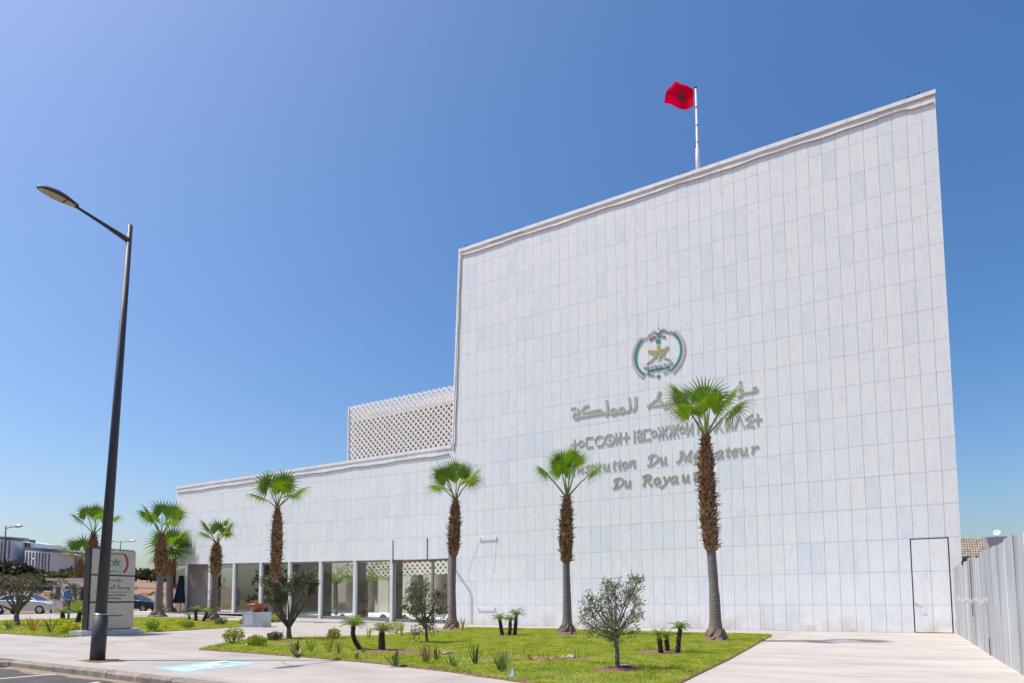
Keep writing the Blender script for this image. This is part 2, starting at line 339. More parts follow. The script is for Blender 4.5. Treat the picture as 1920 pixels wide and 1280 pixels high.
# road
mb = MB(); pts = [(-62, -19.35), (60, -23.5), (60, -60), (-62, -60)]
mb.prism([(-62, -19.2), (-17, -19.2), (12, KY(12)+.1), (12, -60), (-62, -60)], -.16, -.13); struct('road', mb, M_asph)
mb = MB()
def ribbon_line(mb, a, b, w, z):
    a, b = V(a), V(b); d = (b-a).normalized(); n_ = V((-d.y, d.x, 0))*w/2
    mb.prism([tuple((a-n_)[:2]), tuple((b-n_)[:2]), tuple((b+n_)[:2]), tuple((a+n_)[:2])], z-.002, z+.004)
ribbon_line(mb, G(-40, 1275, -.13), G(137, 1260.5, -.13), .10, -.128)
ribbon_line(mb, G(120, 1290, -.13), G(186, 1278, -.13), .10, -.128)
struct('road_marking', mb, M_line)
# kerb stones
kb = tag(bpy.data.objects.new('kerb', None), kind='structure'); COL.objects.link(kb)
rk = random.Random(4); x = -15.55
while x < 3.0:
    l = .98+rk.uniform(-.02, .02); x1 = x+l; mb = MB(); y0, y1 = KY(x), KY(x1); h = rk.uniform(-.008, .006)
    b_ = .03
    A = [(x+.008, y0), (x1-.008, y1), (x1-.008, y1+.16), (x+.008, y0+.16)]
    mb.add([(A[0][0], A[0][1], -.14), (A[1][0], A[1][1], -.14), (A[1][0], A[1][1], -b_+h), (A[0][0], A[0][1], -b_+h),
            (A[0][0], A[0][1]+b_*1.2, .004+h), (A[1][0], A[1][1]+b_*1.2, .004+h), (A[2][0], A[2][1], .004+h), (A[3][0], A[3][1], .004+h),
            (A[2][0], A[2][1], -.14), (A[3][0], A[3][1], -.14)],
           [(0,1,2,3), (3,2,5,4), (4,5,6,7), (7,6,8,9), (0,3,4,7,9), (1,8,6,5,2)])
    part('kerb_stone', mb, M_kerb, kb); x = x1
# dropped kerb at the crossing, then kerb again further west
mb = MB(); x = -62
a, b = -17.1, -15.6
mb.add([(a, KY(-16)-.02, -.13), (b, KY(b), -.13), (b, KY(b), -.03), (b, KY(b)+.4, .003), (a, KY(-16)+.45, -.06), (b, KY(b)+.4, -.14), (a, KY(-16)+.45, -.14)],
       [(0, 1, 2), (0, 2, 3, 4), (4, 3, 5, 6), (1, 5, 3, 2)])
part('dropped_kerb', mb, M_kerb, kb)
x = -18.2
for k in range(14):
    mb = MB(); mb.box((x-.99, -19.34, -.14), (x, -19.18, gz(x)+.006)); part('kerb_stone', mb, M_kerb, kb); x -= 1.0
# sand in the gutter, a few cracks in the concrete
mb = MB(); q = random.Random(31); xs_ = np.arange(-15.5, 3, .25); lo = [KY(x)-.10-.22*abs(math.sin(x*1.7)*math.sin(x*.63+1))-q.uniform(0, .05) for x in xs_]
vs = [(x, KY(x)+.002, -.118) for x in xs_]+[(x, y, -.1285) for x, y in zip(xs_, lo)]; n = len(xs_)
mb.add(vs, [(i, n+i, n+i+1, i+1) for i in range(n-1)]); struct('gutter_sand', mb, mat('gutter_sand', (.27, .205, .15), .95, var=.3, scale=9, bump=.6, bscale=60))
def crack(p0, ang, L, seed):
    q = random.Random(seed); mb = MB(); p = V((p0.x, p0.y)); a = ang; pts = [p.copy()]
    for k in range(int(L/.16)): a = ang+q.uniform(-.7, .7); p = p+V((math.cos(a), math.sin(a)))*.16; pts.append(p.copy())
    vs = []
    for i, p in enumerate(pts): w = .006*math.sin(math.pi*(i+.3)/len(pts))+.002; vs += [(p.x, p.y-w, gz(p.x)+.003), (p.x, p.y+w, gz(p.x)+.003)]
    mb.add(vs, [(2*i, 2*i+2, 2*i+3, 2*i+1) for i in range(len(pts)-1)]); struct('paving_crack', mb, M_joint2)
M_joint2 = mat('crack_dirt', (.16, .13, .105), .95)
crack(G(1500, 1222), .25, 2.6, 1); crack(G(1640, 1246), 2.6, 2.2, 2); crack(G(1480, 1262), .1, 2.0, 6); crack(G(800, 1265), .35, 2.4, 3); crack(G(330, 1215), .1, 3.5, 4); crack(G(60, 1208), .2, 3.5, 5); crack(G(560, 1252), 2.9, 1.8, 7)
# broken edge and soil round the lamp base
mb = MB(); c0 = G(183, 1238)
rr = random.Random(8); ring = []
for k in range(22):
    t = 2*math.pi*k/22; q = 1+rr.uniform(-.22, .22); ring.append((c0.x+.05+.62*q*math.cos(t)*.9, c0.y+.05+.33*q*math.sin(t)))
mb.prism(ring, .001, .006); struct('soil_around_lamp', mb, M_soil)
# blue wheelchair bay painted on the pavement
def ground_poly(pxs, z): 
    return [tuple(G(*p)[:2]) for p in pxs]
Pb = [G(288, 1252), G(350, 1259.5), G(489, 1246.5), G(420, 1237.5)]
o_ = Pb[0]; e1 = Pb[3]-Pb[0]; e2 = Pb[1]-Pb[0]
pb = lambda a, b: tuple((o_+e1*a+e2*b)[:2])
mb = MB(); mb.prism([pb(0, 0), pb(0, 1), pb(1, 1), pb(1, 0)], .0005, .004); struct('blue_bay_marking', mb, M_blue)
mb = MB()
arc = [(.30+.22*math.cos(t), .52+.36*math.sin(t)) for t in np.linspace(R(-60), R(220), 22)]
arci = [(.30+.14*math.cos(t), .52+.25*math.sin(t)) for t in np.linspace(R(-60), R(220), 22)]
for k in range(21): mb.prism([pb(*arc[k]), pb(*arc[k+1]), pb(*arci[k+1]), pb(*arci[k])], .003, .0075)
sk = 0
for a, b, w in (((.42, .40), (.78, .30), .12), ((.60, .35), (.60, .70), .10), ((.34, .78), (.14, .84), .10), ((.60, .68), (.38, .76), .09)):
    d = V((b[0]-a[0], b[1]-a[1])); n_ = V((-d.y, d.x)).normalized()*w/2
    sk += 1; mb.prism([pb(a[0]-n_.x, a[1]-n_.y), pb(b[0]-n_.x, b[1]-n_.y), pb(b[0]+n_.x, b[1]+n_.y), pb(a[0]+n_.x, a[1]+n_.y)], .003, .0075+.002*sk)
mb.prism([pb(.86+.06*math.cos(t), .27+.11*math.sin(t)) for t in np.linspace(0, 2*math.pi, 14)[:-1]], .003, .018)
struct('wheelchair_symbol', mb, M_bwhite)

# lawns: raised soil slabs topped with turf
BED = [G(*p) for p in ((372, 1217.5), (440, 1222), (560, 1231), (700, 1243), (840, 1259), (980, 1279.5))]+[V((-3.4, -17.9, 0)), V((-2.62, -17.6, 0))]+[G(1280, 1279), G(1372, 1234), G(1448, 1191)]+\
      [G(*p) for p in ((1300, 1187), (1130, 1182.5), (1000, 1179.5), (880, 1177.5), (806, 1185), (700, 1192.5), (610, 1195), (520, 1196), (440, 1203))]
LAWN2 = [G(*p) for p in ((-60, 1185), (0, 1187), (60, 1190.5), (118, 1194.3), (155, 1192), (264, 1185.5), (400, 1178), (466, 1173.5), (470, 1167), (440, 1164.5), (400, 1162.5), (330, 1158.5), (250, 1157), (170, 1158.5), (90, 1161.5), (0, 1163.5), (-60, 1165))]
def poly_area_tri(poly):
    from mathutils.geometry import tessellate_polygon
    return tessellate_polygon([[V((p[0], p[1], 0)) for p in poly]])
def lawn(name, poly, h):
    pl = [(p.x, p.y) for p in poly]
    if sum(pl[i][0]*pl[(i+1) % len(pl)][1]-pl[(i+1) % len(pl)][0]*pl[i][1] for i in range(len(pl))) < 0: pl.reverse()
    n = len(pl); c = (sum(p[0] for p in pl)/n, sum(p[1] for p in pl)/n)
    ins = []
    for i, p in enumerate(pl):                       # inner edge: turf starts behind a rim of bare soil
        a, b = V(pl[i-1]), V(pl[(i+1) % n]); d = (b-a).normalized(); ins.append((p[0]-d.y*.045, p[1]+d.x*.045))
    mb = MB(); vs = [(x, y, gz(x)-.02) for x, y in pl]+[(x, y, gz(x)+.012) for x, y in pl]+[(x, y, gz(x)+h) for x, y in ins]
    fs = [(i, (i+1) % n, n+(i+1) % n, n+i) for i in range(n)]+[(n+i, n+(i+1) % n, 2*n+(i+1) % n, 2*n+i) for i in range(n)]
    tri = [tuple(2*n+i for i in t) for t in poly_area_tri(ins)]
    mb.add(vs, fs, 0); mb.add([], [], 0)
    for t in tri: mb.f.append(list(t)); mb.m.append(1)
    o = struct(name, mb, [M_soil, M_turf]); return [(p[0]*.9+q_[0]*.1, p[1]*.9+q_[1]*.1) for p, q_ in zip(pl, ins)]
IN1 = lawn('lawn', BED, .03); IN2 = lawn('lawn', LAWN2, .03)
SOIL = [(G(1158, 1257), .42, .33), (G(1238, 1225), .55, .38), (G(715, 1222), .75, .40), (G(800, 1226), .75, .32), (G(1035, 1237), .85, .26), (G(1065, 1193), .5, .35), (G(1345, 1203), .45, .3), (G(850, 1182), .45, .3), (G(952, 1193), .5, .2), (G(535, 1207), .5, .3), (G(910, 1236), .22, .12)]
SOIL = [(c, a, b*1.75) for c, a, b in SOIL]
rr = random.Random(3)
for c, a, b in SOIL:
    ring = []
    for k in range(24):
        t = 2*math.pi*k/24; q = 1+rr.uniform(-.12, .12); ring.append((c.x+a*q*(math.cos(t)*.86-math.sin(t)*b/a*.5), c.y+a*q*(math.cos(t)*.5+math.sin(t)*b/a*.86)))
    mb = MB(); vs = [(x, y, gz(x)+.031) for x, y in ring]+[(c.x+(x-c.x)*.8, c.y+(y-c.y)*.8, gz(x)+.042) for x, y in ring]+[(c.x, c.y, gz(c.x)+.05)]
    mb.add(vs, [(i, (i+1) % 24, 24+(i+1) % 24, 24+i) for i in range(24)]+[(24+i, 24+(i+1) % 24, 48) for i in range(24)]); struct('soil_patch', mb, M_soil, True)
def in_poly(px, py, poly):
    ins = np.zeros(len(px), bool); n = len(poly)
    for i in range(n):
        x0, y0 = poly[i]; x1, y1 = poly[(i+1) % n]
        c = ((y0 > py) != (y1 > py)); xx = (x1-x0)*(py-y0)/((y1-y0) or 1e-9)+x0
        ins ^= c & (px < xx)
    return ins
def grass(name, poly, dens, hmin, hmax, seed, wd):
    rng = np.random.default_rng(seed); P = np.array(poly)
    lo, hi = P.min(0), P.max(0); n = int((hi[0]-lo[0])*(hi[1]-lo[1])*dens)
    x = rng.uniform(lo[0], hi[0], n); y = rng.uniform(lo[1], hi[1], n); k = in_poly(x, y, poly)
    for c, a, b in SOIL:
        dx, dy = x-c.x, y-c.y; u = dx*.866+dy*.5; v = -dx*.5+dy*.866
        k &= ((u/a)**2+(v/b)**2 > rng.uniform(.85, 1.12, n)) | (rng.uniform(0, 1, n) < .015)
    pn = np.sin(x*1.3+1)*np.sin(y*1.7+2)+np.sin(x*3.1)*np.sin(y*2.7+.5)*.6
    k &= rng.uniform(-2.4, 1.2, n) < pn+.55
    x, y, pn = x[k], y[k], pn[k]; n = len(x)
    z = .42*np.clip((-18-x)/22, 0, 1)+.028
    h = rng.uniform(hmin, hmax, n)*(1+.25*np.clip(pn, -1, 1)); t = rng.uniform(0, 2*np.pi, n); lean = rng.uniform(.2, 1.0, n)*h; w = wd*rng.uniform(.7, 1.3, n)
    lx, ly = np.cos(t)*lean, np.sin(t)*lean; sx, sy = -np.sin(t)*w/2, np.cos(t)*w/2
    v = np.empty((n, 5, 3))
    v[:, 0] = np.stack([x-sx, y-sy, z], 1); v[:, 1] = np.stack([x+sx, y+sy, z], 1)
    v[:, 2] = np.stack([x+lx*.35+sx*.8, y+ly*.35+sy*.8, z+h*.6], 1); v[:, 3] = np.stack([x+lx*.35-sx*.8, y+ly*.35-sy*.8, z+h*.6], 1)
    v[:, 4] = np.stack([x+lx, y+ly, z+h*(.95-.3*lean/h)], 1)
    me = bpy.data.meshes.new(name); me.vertices.add(n*5); me.vertices.foreach_set('co', v.ravel())
    b5 = (np.arange(n)*5)[:, None]
    lv = np.concatenate([b5+[[0, 1, 2, 3]], b5+[[3, 2, 4]]], 1).ravel()
    me.loops.add(n*7); me.loops.foreach_set('vertex_index', lv)
    me.polygons.add(n*2); me.polygons.foreach_set('loop_start', (np.arange(n)[:, None]*7+[[0, 4]]).ravel()); me.polygons.foreach_set('loop_total', np.tile([4, 3], n))
    me.materials.append(M_grass); me.update(calc_edges=True); me.validate()
    return tag(link(name, me), kind='stuff')
grass('lawn_grass', IN1, 1900, .022, .062, 1, .010)
grass('lawn_grass', IN2, 750, .03, .07, 2, .015)

# ------------------------------------------------------------------ the building
PW, ROW, Z0, JOINT = .4485, 1.1, .935, .0085
TOP, WTOP, XR, XJ, XL = 18.30, 8.52, 1.82, -18.42, -40.76
edge = lambda z: -18.36+(z-8.65)*.0375 if z > 8.65 else XJ
wb = lambda x: 3.13+.40*min(1, max(0, (XJ-x)/22.3))
B = thing('marble_building', 'huge white marble institutional building with blank tall wall and long glazed wing', 'building')
PAN = []   # (corner list ccw seen from the front)
zs = [-.05]+[Z0+ROW*k for k in range(16)]+[TOP]
xs = [XR, .957+PW]+[.957-PW*k for k in range(0, 60)]
DX0, DX1, DZ = .42, 1.47, Z0+2*ROW
for r in range(len(zs)-1):
    z0, z1 = zs[r], zs[r+1]
    cols = [(xs[i+1], xs[i]) for i in range(len(xs)-1)]
    if r < 3: cols = [(1.49, XR)]+[(xs[4], .405)]+[(xs[i+1], xs[i]) for i in range(4, len(xs)-1)]
    for a, b in cols:
        e0, e1 = edge(z0), edge(z1)
        if b <= min(e0, e1)+.12: continue
        if a < max(e0, e1)+.12: PAN.append([(e0, z0), (b, z0), (b, z1), (e1, z1)]); break
        PAN.append([(a, z0), (b, z0), (b, z1), (a, z1)])
wx = [XJ-.002]+[.957-PW*k for k in range(0, 110) if XL+.1 < .957-PW*k < XJ-.1]+[XL]
for i in range(len(wx)-1):
    a, b = wx[i+1], wx[i]
    for r in range(5):
        za, zb = wb(a)+ROW*r, wb(b)+ROW*r; ta, tb = min(WTOP, za+ROW), min(WTOP, zb+ROW)
        if r == 4: ta = tb = WTOP
        PAN.append([(a, za), (b, zb), (b, tb), (a, ta)])
PAN.sort(key=lambda q: (sum(p[0] for p in q)/4-CAM[0])**2+(sum(p[1] for p in q)/4-CAM[2])**2*.4)
rp_ = random.Random(11); cache = {}
def panel_verts(q, y=0.0, t=.03, j=JOINT/2):
    (ax, az), (bx, bz), (cx_, cz), (dx, dz) = q
    f_ = [(ax+j, az+j), (bx-j, bz+j), (cx_-j, cz-j), (dx+j, dz-j)]
    return [(x, y, z) for x, z in f_]+[(x, y+t, z) for x, z in f_]
PF = [(0, 1, 2, 3), (1, 0, 4, 5), (2, 1, 5, 6), (3, 2, 6, 7), (0, 3, 7, 4)]
stuff = MB(); stuff.a = []
for i, q in enumerate(PAN):
    y = rp_.uniform(-.001, .001)
    if i < 300:
        cx_, cz = (q[0][0]+q[1][0])/2, q[0][1]
        key = tuple(round(v, 3) for p in q for v in (p[0]-cx_, p[1]-cz))
        if key not in cache:
            mb = MB(); mb.add(panel_verts([(p[0]-cx_, p[1]-cz) for p in q]), PF); cache[key] = mb.mesh('panel', M_marble)
        link('panel', cache[key], B, (cx_, y, cz))
    else:
        stuff.add(panel_verts(q, y), PF); stuff.a += [rp_.random()]*8
part('far_panels', stuff, M_marble, B, kind='stuff')
# hidden service door of six slabs
D = MB(); D.box((DX0+.012, .045, .03), (DX1-.014, .09, DZ-.02)); dr = part('service_door', D, M_metal, B)
for a, b in ((DX0+.012, .945), (.945, DX1-.014)):
    for z0, z1 in ((.04, Z0), (Z0, Z0+ROW), (Z0+ROW, DZ-.03)):
        mb = MB(); mb.add(panel_verts([(a, z0), (b, z0), (b, z1), (a, z1)], .012), PF); part('panel', mb, M_marble, dr)
mb = MB(); mb.tube([(DX0+.05, .01, .98), (DX0+.05, -.05, .99), (DX0+.12, -.06, .90), (DX0+.25, -.05, .86)], .008, 5); part('handle', mb, M_black, dr)
mb = MB()                                           # wall core with a door niche
mb.add([(x_, y_, z_) for y_ in (.032, 12) for x_, z_ in ((XJ+.08, -.1), (.405, -.1), (.405, TOP-.05), (edge(TOP)+.03, TOP-.05), (edge(8.7)+.03, 8.66), (XJ+.08, 8.6))], [(0, 1, 2, 3, 4, 5), (11, 10, 9, 8, 7, 6)]+[(i, 6+i, 6+(i+1) % 6, (i+1) % 6) for i in range(6)]); mb.box((.405, .032, DZ+.01), (1.485, 12, TOP-.05)); mb.box((1.485, .032, -.1), (XR-.012, 12, TOP-.05)); mb.box((.405, .30, -.1), (1.485, 11.9, DZ+.01))
part('wall_core', mb, M_joint, B)
mb = MB(); mb.box((DX0-.02, -.10, -.02), (DX1+.05, .10, .02)); part('door_sill', mb, M_joint, B)
mb = MB()                                           # wing: fascia and roof
mb.add([(XL+.01, .032, wb(XL)+.01), (XJ, .032, wb(XJ)+.01), (XJ, .032, WTOP), (XL+.01, .032, WTOP), (XL+.01, .45, wb(XL)+.01), (XJ, .45, wb(XJ)+.01), (XJ, .45, WTOP), (XL+.01, .45, WTOP)],
       [(0,1,2,3), (5,4,7,6), (1,0,4,5), (3,2,6,7), (0,3,7,4), (2,1,5,6)])
mb.box((XL+.01, .46, 3.6), (-35.0, 7.0, 8.45))
part('fascia_core', mb, M_joint, B)
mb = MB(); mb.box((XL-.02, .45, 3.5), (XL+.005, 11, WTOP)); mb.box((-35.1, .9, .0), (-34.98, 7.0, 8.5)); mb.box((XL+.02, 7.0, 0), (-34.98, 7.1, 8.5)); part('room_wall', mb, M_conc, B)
# copings
rc = random.Random(2)
def coping(name, x0, x1, z, n, core=True):
    for k in range(n):
        a, b = x0+(x1-x0)*k/n, x0+(x1-x0)*(k+1)/n; h = rc.uniform(-.008, .008)
        mb = MB(); mb.box((a+.004, -.03+h, z), (b-.004, .42, z+.15+h)); part(name, mb, M_coping, B)
coping('coping_stone', edge(TOP)-.04, XR+.02, TOP+.005, 22); coping('coping_stone', XL-.03, edge(8.6)-.02, WTOP+.005, 24)
mb = MB(); mb.add([(edge(8.6)-.03, -.02, 8.69), (edge(8.6)+.06, -.02, 8.69), (edge(TOP)+.06, -.02, TOP-.005), (edge(TOP)-.03, -.02, TOP-.005), (edge(8.6)-.03, .3, 8.69), (edge(8.6)+.06, .3, 8.69), (edge(TOP)+.06, .3, TOP-.005), (edge(TOP)-.03, .3, TOP-.005)],
       [(0,1,2,3), (5,4,7,6), (1,0,4,5), (3,2,6,7), (0,3,7,4), (2,1,5,6)]); part('edge_trim', mb, M_coping, B)
def rope(pts, rad=.035): 
    mb = MB(); mb.tube(pts, rad, 6); part('rope_light', mb, M_rope, B, True)
wave = lambda i, s: (math.sin(i*.9+s)*.012+math.sin(i*.37+2*s)*.022+math.sin(i*2.3)*.006)
rope([(edge(18.1)+.1+(XR-.15-edge(18.1))*i/90, -.028, 18.06+wave(i, 1.0)-.05*(i > 86)) for i in range(91)], .026)
rope([(edge(18.1)+.1+(XR-.1-edge(18.1))*i/90, -.012, 18.25+.01*math.sin(i)) for i in range(91)], .012)
rope([(XL+.1+(XJ-.25-XL)*i/100, -.028, 8.26+wave(i, .3)*.9) for i in range(101)], .026)
rope([(edge(z)+.13+.012*math.sin(z*3), -.026, z) for z in np.linspace(8.35, 18.1, 40)], .022)
# clusters of dark bird spikes on the coping
def spikes(x, n):
    mb = MB()
    mb.box((x-.02, 0, TOP+.14), (x+n*.11, .05, TOP+.17))
    for k in range(n): mb.box((x+k*.11, .005, TOP+.15), (x+k*.11+.05, .045, TOP+.15+rc.uniform(.05, .12)))
    solid('roof_bird_spikes', mb, M_black, {0: 'tiny black spikes on coping at the top left corner', 1: 'tiny black spikes on coping just right of the flagpole', 2: 'tiny black spikes on coping near the top right corner', 3: 'tiny black spikes on coping halfway between corner and flagpole', 4: 'tiny black spikes on coping between flagpole and right corner'}[len(SPK)], 'bird spikes', 'black spikes along the roof edge'); SPK.append(1)
SPK = []
for x, n in ((-17.7, 3), (-7.0, 4), (1.0, 4), (-11.4, 2), (-2.6, 3)): spikes(x, n)
# glazed front of the wing: posts, columns, panes
POST = [-39.45, -37.04, -34.69, -32.25, -29.79, -27.32, -24.75, -22.21]
def gpost(x):
    z0, z1 = gz(x)-.02, wb(x); mb = MB(); mb.box((x-.09, .0, z0), (x+.09, .16, z1)); part('white_post', mb, M_white, B)
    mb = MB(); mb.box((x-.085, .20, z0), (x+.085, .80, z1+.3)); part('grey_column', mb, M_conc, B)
for x in POST: gpost(x)
ends = [XL+.06]+POST+[XJ-.02]
for i in range(len(ends)-1):
    a, b = ends[i], ends[i+1]
    if i: a += .09
    if i < len(ends)-2: b -= .09
    z0 = gz((a+b)/2); z1 = min(wb(a), wb(b))
    if i == 1:
        mb = MB(); mb.box((a, .10, z0+.06), (b, .12, z1-.02)); part('brown_screen', mb, M_blind, B); continue
    mb = MB(); mb.box((a, .12, z0+.16), (b, .135, z1-.06)); part('glass_pane', mb, M_glass if i < 5 else M_clear, B)
    mb = MB(); mb.box((a, .09, z0-.02), (b, .17, z0+.16)); part('bottom_rail', mb, M_metal, B)
    mb = MB(); mb.box((a, .09, z1-.06), (b, .17, z1+.02)); part('top_rail', mb, M_metal, B)
for x in (-19.64, -18.62, -22.08):
    mb = MB(); mb.box((x-.05, .05, gz(x)), (x+.05, .18, 3.07)); part('door_mullion', mb, M_metal, B)
mb = MB(); mb.box((-22.16, -.012, 3.06), (XJ-.1, .05, 3.15)); part('portal_head', mb, M_rust, B)
for x in (-22.1, -19.9): 
    mb = MB(); mb.box((x-.03, -.012, 3.15), (x+.03, .01, 4.2)); part('open_joint', mb, M_rust, B)
# made-up post and arm beside the portal, shaped to throw the bent shadow
mb = MB(); mb.box((-18.23, -.53, .0), (-18.17, -.47, 3.40)); part('shadow_post', mb, M_metal, B)
mb = MB(); mb.bar((-18.20, -.50, 3.40), (-18.48, .02, 2.92), .06, .06); part('shadow_arm', mb, M_metal, B)
mb = MB(); mb.box((XL-.2, -1.1, .40), (-30, .3, .437)); struct('terrace_step', mb, M_pave)
# courtyard behind the glass
mb = MB(); mb.prism([(x, .3) for x in (-48, -40, -30, -18.5)]+[(-12, .3), (-12, 12), (-18, 12), (-30, 12), (-40, 12), (-48, 12)], lambda x, y: gz(x)-.03, lambda x, y: gz(x)+.05); struct('courtyard_gravel', mb, M_gravel)
CY = 9.0
LX0 = W(655, 800, CY).x; LZ1 = W(657, 763, CY).z; LZ1r = W(851, 724, CY).z; LX1 = -8.0; LZ0 = W(770, 1077, CY).z
mb = MB()
mb.box((-46.0, 11.0, 0), (-8, 11.3, LZ0+.1)); mb.box((LX0+.1, 9.32, LZ0+.1), (LX1, 11.6, LZ1-1.15)); mb.box((-46, 11.0, LZ0+.102), (LX0, 11.3, 5.6))
part('courtyard_wall', mb, M_cream, B)
for k in range(16):
    x = -41.2+k*2.0; mb = MB(); mb.box((x, 8.95, .05), (x+.95, 9.75, LZ0-.02)); part('courtyard_column', mb, M_cream, B)
    mb = MB(); mb.box((x+1.15, 10.94, .3), (x+1.75, 10.99, LZ0-.1)); part('courtyard_window', mb, M_owin, B)
def lattice(x0, x1, z0, z1, cell, w, y):
    mb = MB(); Wd, H = x1-x0, z1-z0; s = cell
    k = -H
    while k < Wd:
        for sg in (1, -1):
            ax, bx = max(0, k), min(Wd, k+H)
            if bx-ax > .05:
                za, zb = ax-k, bx-k
                if sg < 0: za, zb = H-za, H-zb
                yy = y+(.01 if sg > 0 else 0)
                mb.bar((x0+ax, yy, z0+za), (x0+bx, yy, z0+zb), w, .12 if sg > 0 else .145, (0, 1, 0))
        k += s
    return mb
lt = lattice(LX0, -17.0, LZ0, LZ1, .43, .10, CY); part('lattice_screen', lt, M_lat, B)
part('rear_lattice', lattice(LX0, -17.0, LZ1-1.4, LZ1-.05, .43, .10, CY+1.0), M_lat, B)
mb = MB(); mb.box((LX0-.05, CY-.12, LZ0), (LX0+.05, CY+.15, LZ1)); mb.box((LX0, CY-.05, LZ1-1.12), (LX1, 9.5, LZ1-1.0)); part('lattice_frame', mb, M_lat, B)

# ------------------------------------------------------------------ lettering on the wall
def smooth(pts, n=5):
    if len(pts) < 3: return [V(p) for p in pts]
    P = [V(p) for p in pts]; P = [P[0]*2-P[1]]+P+[P[-1]*2-P[-2]]; out = []
    for i in range(1, len(P)-2):
        for k in range(n):
            t = k/n; a, b, c, d = P[i-1], P[i], P[i+1], P[i+2]
            out.append(.5*((2*b)+(c-a)*t+(2*a-5*b+4*c-d)*t*t+(3*b-a-3*c+d)*t**3))
    return out+[P[-2]]
def stroke(mb, pts, w, y0, y1, sm=True, nib=None, taper=0.0, mi=0):
    """raised stroke: 2-D points (x, z) on a wall facing -Y, face at y0, back at y1"""
    P = smooth(pts) if sm else [V(p) for p in pts]; n = len(P); L_, R_ = [], []
    closed = (P[0]-P[-1]).length < 1e-4
    for i, p in enumerate(P):
        a = P[i-1] if i else (P[-2] if closed else P[0]); b = P[i+1] if i < n-1 else (P[1] if closed else P[-1])
        d = (b-a)
        if d.length < 1e-9: d = V((1, 0))
        d.normalize(); nn = V((-d.y, d.x)); hw = w/2
        if nib is not None: hw *= .55+.45*abs(d.x*math.sin(nib)-d.y*math.cos(nib))
        if taper: hw *= 1-taper*i/(n-1)
        L_.append(p+nn*hw); R_.append(p-nn*hw)
    vs = [(q.x, y0, q.y) for q in L_]+[(q.x, y0, q.y) for q in R_]+[(q.x, y1, q.y) for q in L_]+[(q.x, y1, q.y) for q in R_]
    fs = []
    for i in range(n-1):
        fs += [(i, i+1, n+i+1, n+i), (i, 2*n+i, 2*n+i+1, i+1), (n+i, n+i+1, 3*n+i+1, 3*n+i)]
    fs += [(0, n, 3*n, 2*n), (n-1, 3*n-1, 4*n-1, 2*n-1)]
    mb.add(vs, fs, mi)
def circ(c, rx, rz, n=18): return [(c[0]+rx*math.cos(2*math.pi*k/n), c[1]+rz*math.sin(2*math.pi*k/n)) for k in range(n+1)]
def disc(mb, c, rx, rz, y0, y1, n=18, mi=0):
    vs = [(x, y0, z) for x, z in circ(c, rx, rz, n)[:-1]]+[(x, y1, z) for x, z in circ(c, rx, rz, n)[:-1]]
    mb.add(vs, [tuple(range(n))]+[(i, i+n, (i+1) % n+n, (i+1) % n) for i in range(n)], mi)
LY0, LY1 = -.026, -.005                                # letters stand off the marble on studs
class Lay:                                            # stagger stroke faces by 2 mm so that none share a plane
    def __init__(s): s.k = 0
    def __call__(s): s.k = (s.k+1) % 9; return LY0-.0008*s.k
lay = Lay()
def studs(mb, c): mb.box((c[0]-.012, LY1, c[1]-.012), (c[0]+.012, 0.0, c[1]+.012))
def crop_map(x0, y0, s): 
    def f(u, v): p = W(x0+u/s, y0+v/s); return (p.x, p.z)
    return f
SG = thing('arabic_inscription', 'raised grey green Arabic lettering on the marble wall below the round emblem', 'wall lettering', (-8, 0, 8.9))
def letters(root, mb, mt, name='letter'):
    o = part(name, mb, mt, root); o.matrix_parent_inverse = Matrix.Translation(-V(root.location)); return o
def glyph(root, mt, f, strokes, discs=(), rings=()):
    mb = MB()
    for pts, w in strokes:
        P = [f(*p) for p in pts]; sc = abs(f(100, 0)[0]-f(0, 0)[0])/100
        stroke(mb, P, w*sc*.98, lay(), LY1)
    for (u, v), r in discs:
        c = f(u, v); sc = abs(f(100, 0)[0]-f(0, 0)[0])/100; disc(mb, c, r*sc, r*sc, lay(), LY1, 10)
    for (u, v), r, w in rings:
        c = f(u, v); sc = abs(f(100, 0)[0]-f(0, 0)[0])/100; stroke(mb, circ(c, r*sc, r*sc), w*sc, lay(), LY1, False)
    xs_ = [v[0] for v in mb.v]; zs_ = [v[2] for v in mb.v]; studs(mb, ((min(xs_)+max(xs_))/2, (min(zs_)+max(zs_))/2))
    return letters(root, mb, mt)
f1 = crop_map(1060, 730, 13.714)
glyph(SG, M_letter, f1, [([(1805, 185), (1800, 300), (1812, 400), (1790, 480), (1738, 560)], 62)])
glyph(SG, M_letter, f1, [([(1632, 200), (1650, 330), (1668, 450), (1650, 530), (1600, 560), (1530, 550), (1400, 575), (1320, 590), (1180, 600), (1090, 585), (900, 625), (600, 668), (330, 715)], 50),
                         ([(1050, 270), (1072, 400), (1085, 520), (1080, 590), (1055, 690)], 55)], rings=[((1455, 530), 62, 46), ((1245, 565), 66, 46)])
glyph(SG, M_letter, f1, [([(605, 425), (530, 418), (440, 510), (430, 575), (600, 575), (870, 520), (935, 555), (925, 610)], 48)])
glyph(SG, M_letter, f1, [([(315, 490), (340, 560), (345, 660), (335, 715)], 48), ([(345, 700), (290, 745), (222, 730), (212, 650), (270, 605), (335, 625)], 46)], discs=[((170, 490), 32), ((236, 475), 32)])
f2 = crop_map(1190, 720, 13.714)
glyph(SG, M_letter, f2, [([(345, 560), (470, 550), (680, 528), (725, 490), (640, 405), (560, 400), (455, 470), (395, 545)], 50), ([(330, 520), (345, 600), (372, 620)], 40), ([(645, 185), (612, 280), (590, 395)], 66)])
